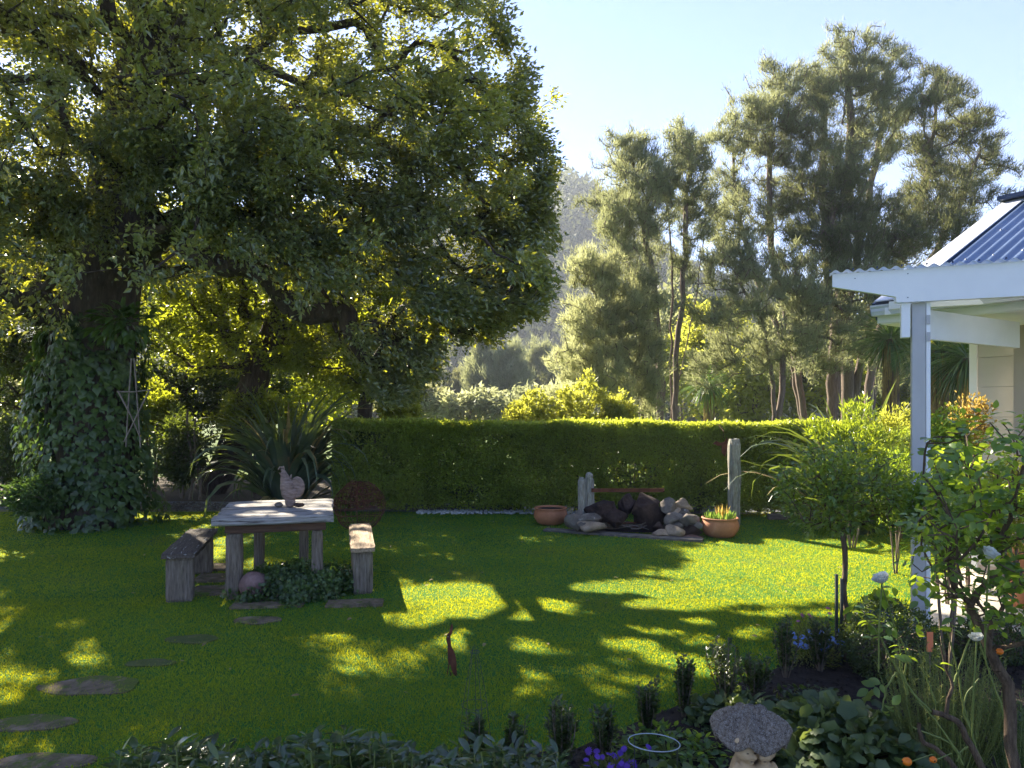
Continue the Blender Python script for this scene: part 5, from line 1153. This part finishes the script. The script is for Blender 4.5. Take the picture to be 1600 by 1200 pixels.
# flowers
def flowers(label, c, r, n, mat, pr, name, cat, stem_h, leafmat='herb_leaf'):
    t = empty(name, (c[0], c[1], 0), label, cat); c = np.array(c, float)
    m = 900; v = rng.normal(size=(m, 3)); v[:, 2] = np.abs(v[:, 2]); v = norm(v); pos = np.array([c[0], c[1], 0.01]) + v * np.array([r[0], r[1], stem_h * .8]) * rng.random((m, 1)) ** .4
    leaf_mass('foliage', leaf_tmpl(1, .3, 1, .25, .1), pos, v + rvec(m) * .6, rvec(m), rng.uniform(.02, .04, m), M[leafmat], t)['kind'] = 'stuff'
    ch = []
    for k in range(n):
        p = np.array([c[0] + rng.normal(0, r[0] * .5), c[1] + rng.normal(0, r[1] * .5), stem_h * rng.uniform(.7, 1.05)]); nrm = norm(np.array([rng.normal(0, .4), -.5 + rng.normal(0, .3), 1]))
        ch.append((np.array([[p[0] * .5 + c[0] * .5, p[1] * .5 + c[1] * .5, 0], p]), .0015))
        q = 12 if pr > .012 else 8; a = np.arange(q) * 2 * math.pi / q; x = norm(np.cross(nrm, [.3, .9, .1])); y = np.cross(nrm, x)
        d = np.cos(a)[:, None] * x + np.sin(a)[:, None] * y + nrm * .15; tm = leaf_tmpl(1, .34, 1, .1, .1, .7)
        V, F = place(tm, np.tile(p, (q, 1)), orient(d, np.tile(nrm, (q, 1))), pr * rng.uniform(.8, 1.2))
        o = obj_np('flower', V, F, M[mat], t, tint=np.full(len(F), rng.random()))
    V, F = tubes(ch, 3); obj_np('stalks', V, F, M['green_cane'], t)
flowers('patch of small blue daisies at the corner of the bed', (G(1265, 1035)[0], G(1265, 1035)[1] - .0, 0), (.22, .16), 34, 'blue_petal', .022, 'blue_daisies', 'flowers', .17)
flowers('pink daisies beside the blue ones near the stake', (G(1275, 1015)[0], G(1275, 1010)[1], 0), (.16, .1), 6, 'pink_petal', .02, 'pink_daisies', 'flowers', .26)
flowers('deep purple flowers in the shade beside the pale hoop', (G(950, 1195)[0], 3.3, 0), (.14, .14), 26, 'purple_petal', .018, 'purple_flowers', 'flowers', .13)
flowers('yellow flowers at the far left edge of the lawn', (G(15, 790)[0] - .0, 11.2, 0), (.3, .2), 7, 'yellow_petal', .06, 'yellow_flowers', 'flowers', .5)
flowers('few purple blooms directly left of the toadstool statue', (.55, 2.85, 0), (.16, .1), 9, 'purple_petal', .016, 'purple_flowers', 'flowers', .13)

# ---------------------------------------------------------------- toadstool statue with two children
def statue():
    D = 2.75; c = P(1172, 1150, D); c[2] = 0; t = empty('toadstool_statue', c, 'stone statue of two children sheltering under a lichen covered toadstool', 'statue')
    k = D / FPX / 8; zc = lambda zy: EYE + (HOR - (1060 + zy / 8)) / FPX * D; X = lambda zx: (zx - 900) * k
    # cap: umbrella-like with deep flutes
    n = 96; bm = bmesh.new(); rings = []
    prof = [(0.0, 322), (.05, 330), (.10, 350), (.17, 375), (.19, 410), (.30, 430), (.52, 480), (.72, 560), (.87, 640), (.97, 730), (1.0, 790), (.97, 800), (.85, 790), (.5, 740), (.25, 720)]
    Rm = 475 * k; prof = [(a, 322 + (b - 322) * .76) for a, b in prof]
    for i, (r_, zy) in enumerate(prof):
        ring = []
        for j in range(n):
            a = 2 * math.pi * j / n; fl = 1 - 2 * abs(math.sin(a * 3.5 + .4)) ** .9; q = r_ * (1 + .10 * fl * min(1, r_ * 1.6)); sag = .024 * (fl - .2) * (r_ ** 2) * (1 if i < 12 else .6)
            ring.append(bm.verts.new((math.cos(a) * Rm * q, math.sin(a) * Rm * q, zc(zy) + sag + .010 * fl * math.sin(math.pi * min(1, r_)) + .003 * noise.noise(Vector((math.cos(a) * 6, math.sin(a) * 6, r_ * 9))))))
        rings.append(ring)
    for A_, B_ in zip(rings, rings[1:]):
        for j in range(n): bm.faces.new((A_[j], A_[(j + 1) % n], B_[(j + 1) % n], B_[j]))
    bmesh.ops.remove_doubles(bm, verts=bm.verts, dist=1e-5); bmesh.ops.recalc_face_normals(bm, faces=bm.faces)
    obj_bm('cap', bm, M['lichen_cap'], t, smooth=True)
    base = [((X(760), -.03, zc(1260)), (.05, .045, .13)), ((X(985), -.03, zc(1260)), (.05, .045, .13)), ((X(870), .01, zc(1400)), (.09, .07, .12)), ((X(870), 0, .13), (.085, .075, .13)), ((X(870), 0, .03), (.12, .11, .05)), ((X(870), .03, zc(900)), (.035, .035, .16))]
    def child(cx, tilt, s):
        hx, hz = X(cx), EYE + (HOR - 1175) / FPX * (D - .095); y = -.085; e = [((hx, y, hz), (.035, .034, .041)), ((hx, y + .012, hz + .014), (.040, .036, .036)), ((hx + s * .012, y - .033, hz - .010), (.0055, .008, .008)),
              ((hx + s * .012, y - .026, hz - .026), (.011, .008, .0045)), ((hx - .012 + s * .010, y - .027, hz - .013), (.011, .009, .010)), ((hx + .012 + s * .010, y - .027, hz - .013), (.011, .009, .010)),
              ((hx + s * .012, y - .022, hz - .034), (.011, .010, .007)), ((hx, y + .01, hz - .05), (.02, .02, .03)), ((hx, y + .01, hz - .10), (.055, .04, .055)), ((hx - s * .045, y + .005, hz - .10), (.018, .02, .06), s * .25, 'Y'),
              ((hx - s * .02, y - .03, hz - .135), (.045, .016, .017)), ((hx, y + .01, hz - .17), (.05, .04, .07))]
        for q in range(15):
            a = q * 2.4; zz = .012 + .03 * ((q * 7) % 5) / 5; rr_ = .034; e.append(((hx + math.cos(a) * rr_, y + .014 + math.sin(a) * rr_ * .8, hz + zz), (.012, .011, .013)))
        e += [((hx - .032, y + .002, hz - .008), (.010, .012, .02)), ((hx + .032, y + .002, hz - .008), (.010, .012, .02))]
        return e
    blobs('children', base + child(760, .2, 1) + child(985, -.2, -1), M['statue_stone'], t, .0042, 2)
    bm = bmesh.new()
    for cx, s in ((760, 1), (985, -1)):
        for sx in (-.014, .014): bmesh.ops.create_icosphere(bm, subdivisions=1, radius=1, matrix=Matrix.Translation((X(cx) + sx + s * .010, -.085 - .032, EYE + (HOR - 1175) / FPX * (D - .095) + .004)) @ Matrix.Diagonal((.006, .003, .0025, 1)))
        bmesh.ops.create_icosphere(bm, subdivisions=1, radius=1, matrix=Matrix.Translation((X(cx) + s * .012, -.085 - .034, EYE + (HOR - 1175) / FPX * (D - .095) - .0255)) @ Matrix.Diagonal((.008, .003, .0016, 1)))
    obj_bm('carved_features', bm, M['rock_dark'], t, smooth=True)
statue()

# ---------------------------------------------------------------- wire obelisk, hoop
def obelisk():
    b = G(742, 1225); b[1] = 3.35; b[0] = P(742, 0, 3.35)[0]; t = empty('wire_obelisk', (b[0], b[1], 0), 'thin dark wire plant obelisk rising from the front border', 'plant support')
    ztop = P(0, 1008, 3.35)[2]; ch = []
    for k in range(5):
        a = k * 2 * math.pi / 5 + .3; r0 = .10
        p = [np.array([b[0] + math.cos(a) * r0, b[1] + math.sin(a) * r0, 0]), np.array([b[0] + math.cos(a) * .055, b[1] + math.sin(a) * .055, ztop * .6]), np.array([b[0] + math.cos(a) * .012, b[1] + math.sin(a) * .012, ztop * (.97 + .03 * (k % 2))])]
        V, F = tubes([(p, .0014)], 5); obj_np('wire', V, F, M['dark_wire'], t)
    for z, r in ((ztop * .95, .022), (ztop * .55, .062), (ztop * .2, .088)):
        a = np.linspace(0, 2 * math.pi, 24); V, F = tubes([(np.stack([b[0] + np.cos(a) * r, b[1] + np.sin(a) * r, np.full(24, z)], -1), .0013)], 5); obj_np('ring', V, F, M['dark_wire'], t)
obelisk()
def hoop():
    D = 3.05; c = P(1022, 1160, D); a = np.linspace(0, 2 * math.pi, 48); r = 40 / FPX * D; t = empty('plant_hoop', (c[0], c[1], 0), 'pale metal plant support hoop standing in the bed', 'plant support')
    V, F = tubes([(np.stack([c[0] + np.cos(a) * r, c[1] + np.sin(a) * r * .75, c[2] - np.cos(a) * .006], -1), .0024)], 8); obj_np('ring', V, F, M['pale_wire'], t, smooth=True)
    for q in (.3, 2.3, 4.4): 
        p = np.array([c[0] + math.cos(q) * r, c[1] + math.sin(q) * r * .75, c[2]]); V, F = tubes([([p * [1, 1, 0], p - [0, 0, .003]], .0022)], 5); obj_np('leg', V, F, M['dark_wire'], t)
hoop()

# ---------------------------------------------------------------- blue pot, terracotta pot by the wall, label
tp, D, Rr, Hh, g0 = pot(1387, 985, 44, 30, 'cobalt blue glazed pot with foliage left of the pergola post', M['blue_glaze'])
mound('leafy green plant growing in the blue pot', (g0[0], D, Hh * .9), (.12, .12, .10), 70, .05, 'rose_leaf', 'potted_plant', 'plant', [lobed()], 70, .3)
q = np.array([4.55, 6.2]); 
t = empty('plant_pot', (q[0], q[1], 0), 'large brown terracotta pot on the patio beside the wall', 'pot')
lathe('bowl', [(.13, 0), (.17, .25), (.20, .48), (.23, .50), (.235, .57), (.205, .57), (.20, .50)], M['terracotta'], t, 36)
c = P(1453, 1003, 3.9); tag(box('plant_label', c, (.035, .004, .11), M['orange_tag'], bev=.001), 'orange plant label in the bed in front of the box bush', 'plant label')
c0 = (c[0], c[1], c[2] / 2 - .02); V, F = tubes([([np.array([c[0], c[1], 0]), np.array([c[0], c[1], c[2] - .05])], .003)], 5); lb = [o for o in bpy.data.objects if o.name == 'plant_label'][0]
o = obj_np('stick', V - np.array(c), F, M['twig'], lb, world=False)

# ---------------------------------------------------------------- roses at the right
def petals(c, r, t, n=26, axis=(0, 0, 1), name='petal'):
    ax = norm(np.array(axis, float)); x = norm(np.cross(ax, [.2, .9, .3])); y = np.cross(ax, x)
    for k in range(n):
        lay = k / n; a = k * 2.4; tilt = .15 + lay * .95
        d = (math.cos(a) * x + math.sin(a) * y) * math.sin(tilt) + ax * math.cos(tilt)
        out = math.cos(a) * x + math.sin(a) * y
        tm = leaf_tmpl(1, .95, 4, .35, -.22, .62); p = np.array(c) + out * r * .06 * lay - ax * r * .35
        M_ = orient(d[None], (-out)[None] + ax * .3); V, F = place(tm, p[None], M_, [r * (.75 + .35 * lay)])
        obj_np(name, V, F, M['white_petal'], t, tint=np.full(len(F), rng.random()), smooth=True)
def rose_flower(px, py, D, rpx, label, axis=(0, -.3, 1), n=26):
    c = P(px, py, D); t = empty('rose_flower', c, label, 'rose flower', 'white roses in the right hand bushes'); petals(c, rpx / FPX * D, t, n, axis)
    V, F = tubes([([c - [0, 0, rpx / FPX * D * .3], c - [.01, 0, .16], c - [.0, -.02, .30]], .0028)], 5); obj_np('stalk', V, F, M['green_cane'], t)
rose_flower(1378, 906, 2.3, 17, 'white rose in front of the blue pot', (-.5, -.3, 1), 22)
rose_flower(1546, 868, 2.0, 19, 'open white rose high in the right bush', (.3, -.6, .8), 30)
rose_flower(1526, 998, 2.1, 14, 'closed creamy rose bud at the middle of the right bush', (-.3, -.3, 1), 14)
rose_flower(1450, 746, 2.6, 7, 'small white rose next to the pergola post', (0, -.5, 1), 10)
def hips():
    for k, (px, py, rp, D, lab) in enumerate([(1417, 1190, 6.5, 2.2, 'orange rose hip lowest in the picture, left one of the pair'), (1458, 1187, 5, 2.2, 'orange rose hip with dark tip, right one of the pair'), (1562, 1018, 5, 2.1, 'red orange rose hip high in the bare canes')]):
        c = P(px, py, D); r = rp / FPX * D; t = empty('rose_hip', c, lab, 'rose hip')
        blobs('fruit', [((0, 0, 0), (r * 1.15, r, r))], M['hip'], t, r * .2, 1); blobs('dark_tip', [((-r * 1.05 if k != 1 else 0, -r * .8 if k == 1 else 0, 0), (r * .3, r * .3, r * .3))], M['rock_dark'], t, r * .1, 1)
        V, F = tubes([([c + [r, 0, 0], c + [r * 4, .01, r * .5], c + [r * 7, .02, r]], .0018)], 5); obj_np('stalk', V, F, M['green_cane'], t)
hips()
def leaflets(A, DIR, idx, per_node, Ls, g):
    pos, dd, uu = [], [], []
    for i in idx:
        for q in range(per_node):
            p0 = A[i] + g.normal(0, .012, 3); d = norm(DIR[i] * .4 + g.normal(size=3) * .8 + [0, 0, .1]); up = norm(g.normal(size=3) * .45 + [0, 0, 1.]); sd = norm(np.cross(d, up)); L = Ls * g.uniform(.75, 1.2)
            nl = 5 if g.random() > .35 else 3
            for (f, s) in [(1.0, 0), (.62, 1), (.62, -1), (.28, 1), (.28, -1)][:nl]:
                pos.append(p0 + d * L * 1.8 * f); dd.append(d * (1 if s == 0 else .45) + sd * s + [0, 0, -.12]); uu.append(up + g.normal(size=3) * .25)
    return np.array(pos), np.array(dd), np.array(uu)
def rose_near():
    g = np.random.default_rng(9); D = 2.15
    def W(px, py, dz=0): return P(px, py, D + dz)
    base = W(1583, 1200); base[2] = 0; base[1] = D
    t = empty('rose_bush', base, 'near white rose bush with thick brown trunk at the right edge', 'rose bush')
    trunks = [[base, W(1582, 1200), W(1580, 1120), W(1574, 1070), W(1560, 1045)]]
    n = 330; c = W(1545, 815); v = norm(g.normal(size=(n, 3))); a = c + v * (g.random((n, 1)) ** .5) * np.array([.32, .36, .42])
    px, py = to_px(a); k = in_poly(px, py, [(1425, 880), (1445, 700), (1500, 655), (1560, 650), (1620, 640), (1760, 640), (1760, 1010), (1600, 1000), (1470, 960)]); a = a[k]
    A, RR, DIR, chains, tips = grow(trunks, a, step=.07, root_r=.017, seed=4, tip_r=.0019, wl=.35, wob=.14)
    V, F = tubes(chains, 7); obj_np('canes', V, F, M['old_cane'], t, smooth=True)
    pos, dd, uu = leaflets(A, DIR, tips, 2, .030, g)
    leaf_parts(t, [leaf_tmpl(1, .62, 5, .2, .2), leaf_tmpl(1, .56, 5, .3, .35), leaf_tmpl(1, .66, 5, .15, .05)], pos, dd, uu, g.uniform(.75, 1.3, len(pos)) * .028, M['rose_leaf'], 300)
rose_near()
def rose_bare():
    g = np.random.default_rng(12); D = 2.4
    def W(px, py, dz=0): return P(px, py, D + dz)
    b = W(1500, 1290); b[2] = 0
    t = empty('rose_bush', b, 'sparse pruned rose with long green canes arching to the left', 'rose bush', None)
    def cane(name, pts, r0, r1, mat):
        p = np.array([W(*q) if len(q) > 1 else q for q in pts]); s = np.linspace(0, 1, 14); tt = np.linspace(0, 1, len(p)); q = np.stack([np.interp(s, tt, p[:, i]) for i in range(3)], -1)
        q[1:-1] = q[1:-1] * .5 + (q[:-2] + q[2:]) * .25; q[1:-1] += rng.normal(0, .0012, (12, 3)); V, F = tubes([(q, np.linspace(r0, r1, 14))], 7); obj_np(name, V, F, mat, t, smooth=True)
    cane('old_cane', [(1560, 1260), (1535, 1200), (1515, 1165), (1500, 1128), (1478, 1118), (1455, 1112)], .013, .009, M['old_cane'])
    cane('old_cane', [(1510, 1240), (1490, 1195), (1465, 1170), (1440, 1160), (1436, 1130)], .010, .006, M['old_cane'])
    cane('old_cane', [(1478, 1118), (1482, 1090), (1490, 1070), (1478, 1045), (1470, 1010)], .007, .003, M['old_cane'])
    G_ = M['green_cane']
    for pts in [[(1455, 1112), (1432, 1090), (1410, 1060), (1385, 1015), (1370, 985), (1350, 965)], [(1440, 1100), (1420, 1078), (1408, 1050), (1405, 1000), (1378, 915)], [(1500, 1180), (1478, 1150), (1450, 1110), (1430, 1095)],
                [(1535, 1190), (1515, 1140), (1505, 1100), (1500, 1065), (1492, 1030), (1478, 980)], [(1520, 1150), (1504, 1110), (1510, 1085), (1530, 1060)], [(1575, 1180), (1572, 1130), (1560, 1090), (1545, 1050), (1530, 1002)],
                [(1505, 1195), (1485, 1160), (1440, 1142), (1425, 1135)], [(1418, 1085), (1412, 1055), (1420, 1020), (1400, 985), (1380, 960)], [(1520, 1160), (1500, 1175), (1495, 1190)], [(1400, 1050), (1385, 1075), (1378, 1110)],
                [(1462, 1100), (1455, 1080), (1448, 1060), (1440, 1040)], [(1490, 1070), (1500, 1040), (1515, 1000), (1520, 960)]]:
        cane('green_cane', pts, .0042, .0022, G_)
    tips = [(1350, 965), (1378, 940), (1420, 1020), (1385, 1015), (1408, 985), (1370, 985), (1360, 1010), (1440, 1040), (1478, 980), (1345, 950), (1395, 930), (1455, 965), (1378, 1110), (1520, 960), (1430, 1000), (1410, 905), (1385, 1060)]
    A = np.array([W(*q) for q in tips]); DIR = norm(g.normal(size=A.shape) + [0, 0, .5]); pos, dd, uu = leaflets(A, DIR, range(len(tips)), 1, .034, g)
    leaf_parts(t, [leaf_tmpl(1, .58, 5, .2, .2), leaf_tmpl(1, .62, 5, .3, .3)], pos, dd, uu, g.uniform(.8, 1.3, len(pos)) * .038, M['rose_leaf'], 120)
rose_bare()
rb = shrub('tall leafy shrub hiding the right end of the hedge behind the standard rose', (P(1330, 0, 8.9)[0], 8.9, .95), (.75, .4, .85), 520, 16, .10, .075, M['std_leaf'], 340, rr=.015, name='garden_shrub', stems=5, zmin=.1, tmw=.28, carve=True)
shrub('leafy shrub against the hedge end left of the pergola post', (P(1405, 0, 9.6)[0], 9.6, 1.0), (.6, .35, .8), 380, 16, .10, .07, M['bright_leaf'], 341, rr=.015, name='garden_shrub', stems=5, zmin=.1, tmw=.35)
# more roses and shrubs behind, between post and wall
for k, (px, py, rx, rz, D, mt, n, lab) in enumerate([(1480, 700, 42, 60, 6.3, 'rose_leaf', 150, 'leafy green rose behind the pergola post'), (1512, 665, 26, 50, 6.6, 'red_leaf', 70, 'rose with bronze red young leaves against the house corner'),
        (1480, 800, 60, 70, 4.6, 'rose_leaf', 200, 'leafy rose bush between the post and the near one'), (1575, 790, 45, 70, 5.2, 'bright_leaf', 120, 'sunlit bright green bush in front of the house wall'), (1400, 760, 40, 60, 7.5, 'rose_leaf', 130, 'green shrub between standard rose and pergola post'),
        (1470, 745, 55, 50, 9.5, 'bright_leaf', 200, 'sunlit yellow green shrub beyond the patio')]):
    c = P(px, py, D); r = (rx / FPX * D, .25, rz / FPX * D)
    shrub(lab, c, r, n, 13, .09, .042, M[mt], 300 + k, rr=.012, name='garden_shrub', stems=3, zmin=.3)

# ---------------------------------------------------------------- front border of glossy leaves
def laurel():
    t = empty('laurel_border', (-.5, 3.1, 0), 'low border of glossy dark green leaves along the bottom edge', 'plant border')
    pos, dd, ch = [], [], []; g = np.random.default_rng(6)
    for k in range(330):
        px = g.uniform(180, 880); Dk = g.uniform(2.75, 3.3); x = (px - 800) / FPX * Dk
        topy = 1168 + 14 * math.sin(px * .021) + (22 if px < 260 else 0) + (18 if px > 760 else 0) + g.uniform(-10, 38)
        h = max(.10, EYE + (HOR - topy) / FPX * Dk); b = np.array([x + g.normal(0, .03), Dk, 0]); tp_ = np.array([x, Dk + g.normal(0, .03), h]); ch.append((np.array([b, (b + tp_) / 2, tp_]), [.004, .0035, .0025]))
        m = 11
        for q in range(m):
            a = q * 2.4 + k; s = 1 - .5 * (q / m); el = 1.0 - .9 * q / m
            pos.append(b + (tp_ - b) * s); dd.append([math.cos(a), math.sin(a), el * .8 - .25 + g.normal(0, .25)])
    V, F = tubes(ch, 4); obj_np('stems', V, F, M['green_cane'], t)
    pos = np.array(pos); dd = np.array(dd); n = len(pos); up = np.tile([0, 0, 1.], (n, 1)) + g.normal(size=(n, 3)) * .25
    leaf_parts(t, [leaf_tmpl(1, .34, 5, .25, .18, .55), leaf_tmpl(1, .38, 5, .3, .3, .55), leaf_tmpl(1, .30, 5, .2, .05, .55)], pos, dd, up, g.uniform(.055, .09, n), M['laurel_leaf'], 300)
laurel()

# ---------------------------------------------------------------- grass
def grass():
    Vs = []; T = []
    for (y0, y1, dens, L, Wd) in ((3.1, 4.6, 14000, .019, .0040), (4.6, 6.5, 9000, .018, .0048), (6.5, 9, 5200, .016, .0056), (9, 12.3, 2800, .016, .0078)):
        x1 = .76 * y1 + .3; n = int(dens * (2 * x1) * (y1 - y0)); x = rng.uniform(-x1, x1, n); y = rng.uniform(y0, y1, n)
        k = (np.abs(x) < .76 * y + .25) & (x < 5.3) & ~in_poly(x, y, SOIL) & ~in_poly(x, y, [(p[0], p[1]) for p in PATIO]) & (y < 12.08 - .02 * x) & ~((x > 3.3) & (y < 5.5) & (y > 4.7) & False)
        for (sx, sy, rx, ry) in STW: k &= (((x - sx) / rx) ** 2 + ((y - sy) / ry) ** 2 > .80 + .25 * np.sin(x * 31 + y * 17)) | (rng.random(n) < .10)
        x, y = x[k], y[k]; n = len(x)
        cl = .5 + .5 * np.sin(x * 3.1 + 2 * np.sin(y * 2.3)) * np.sin(y * 4.1 + x)
        hl = L * rng.uniform(.55, 1.15, n) * (.8 + .35 * cl); a = rng.uniform(0, 2 * math.pi, n); le = np.abs(rng.normal(0, 1.1, n)); b = rng.uniform(0, 2 * math.pi, n)
        p = np.stack([x, y, np.zeros(n)], -1); side = np.stack([np.cos(a), np.sin(a), 0 * a], -1) * Wd / 2
        tipv = p + np.stack([np.cos(b) * le * hl, np.sin(b) * le * hl, hl], -1)
        Vs.append(np.stack([p - side, p + side, tipv], 1).reshape(-1, 3)); T.append(np.where(rng.random(n) < .035, 1.6, np.clip(.15 + rng.random(n) * .35 + .35 * cl, 0, 1)))
    V = np.concatenate(Vs); F = np.arange(len(V)).reshape(-1, 3); print('grass blades', len(F))
    tag(obj_np('lawn_grass', V, F, M['grass'], tint=np.concatenate(T)), 'short mown lawn grass', 'grass', kind='stuff')
    # clover and daisies of weed leaves close by
    n = 16000; y = 3.2 + 4.2 * rng.random(n) ** 1.3; x = rng.uniform(-1, 1, n) * (.76 * y); gp = np.array([noise.noise(Vector((a * 1.7, b * 1.7, 9))) for a, b in zip(x, y)])
    k = (gp > .05) & ~in_poly(x, y, SOIL)
    for (sx, sy, rx, ry) in STW: k &= (((x - sx) / rx) ** 2 + ((y - sy) / ry) ** 2 > 1)
    x, y = x[k], y[k]; n = len(x)
    leaf_mass('clover', leaf_tmpl(1, .8, 2, .15, .1), np.stack([x, y, rng.uniform(.015, .03, n)], -1), rvec(n) * [1, 1, .3], rvec(n) * .3 + [0, 0, 1.], rng.uniform(.010, .018, n), M['grass'])
    tag(bpy.data.objects['clover'], 'small clover leaves mixed in the near lawn', 'clover', kind='stuff')
    n = 90; y = rng.uniform(4.2, 11.5, n); x = rng.uniform(-.7, .62, n) * y
    leaf_mass('fallen_leaves', leaf_tmpl(1, .5, 3, .3, .2), np.stack([x, y, np.full(n, .034)], -1), rvec(n) * [1, 1, .15], rvec(n) * .3 + [0, 0, 1.], rng.uniform(.03, .06, n), M['dead_leaf'])
    tag(bpy.data.objects['fallen_leaves'], 'scattered fallen leaves on the lawn', 'leaves', kind='stuff')
    # clods and chips on the bed
    n = 5000; x = rng.uniform(-1, 4.5, n); y = rng.uniform(2.4, 5.6, n); k = in_poly(x, y, SOIL); x, y = x[k], y[k]; n = len(x)
    leaf_mass('soil_crumbs', leaf_tmpl(1, .8, 2, .6, .2), np.stack([x, y, rng.uniform(.01, .02, n)], -1), rvec(n) * [1, 1, .4], rvec(n), rng.uniform(.012, .035, n), M['soil'])
    tag(bpy.data.objects['soil_crumbs'], 'crumbs of dark soil on the garden bed', 'soil', kind='stuff')
grass()
tot = sum(len(o.data.polygons) for o in bpy.data.objects if o.type == 'MESH'); print('faces', tot, 'objects', len(bpy.data.objects))
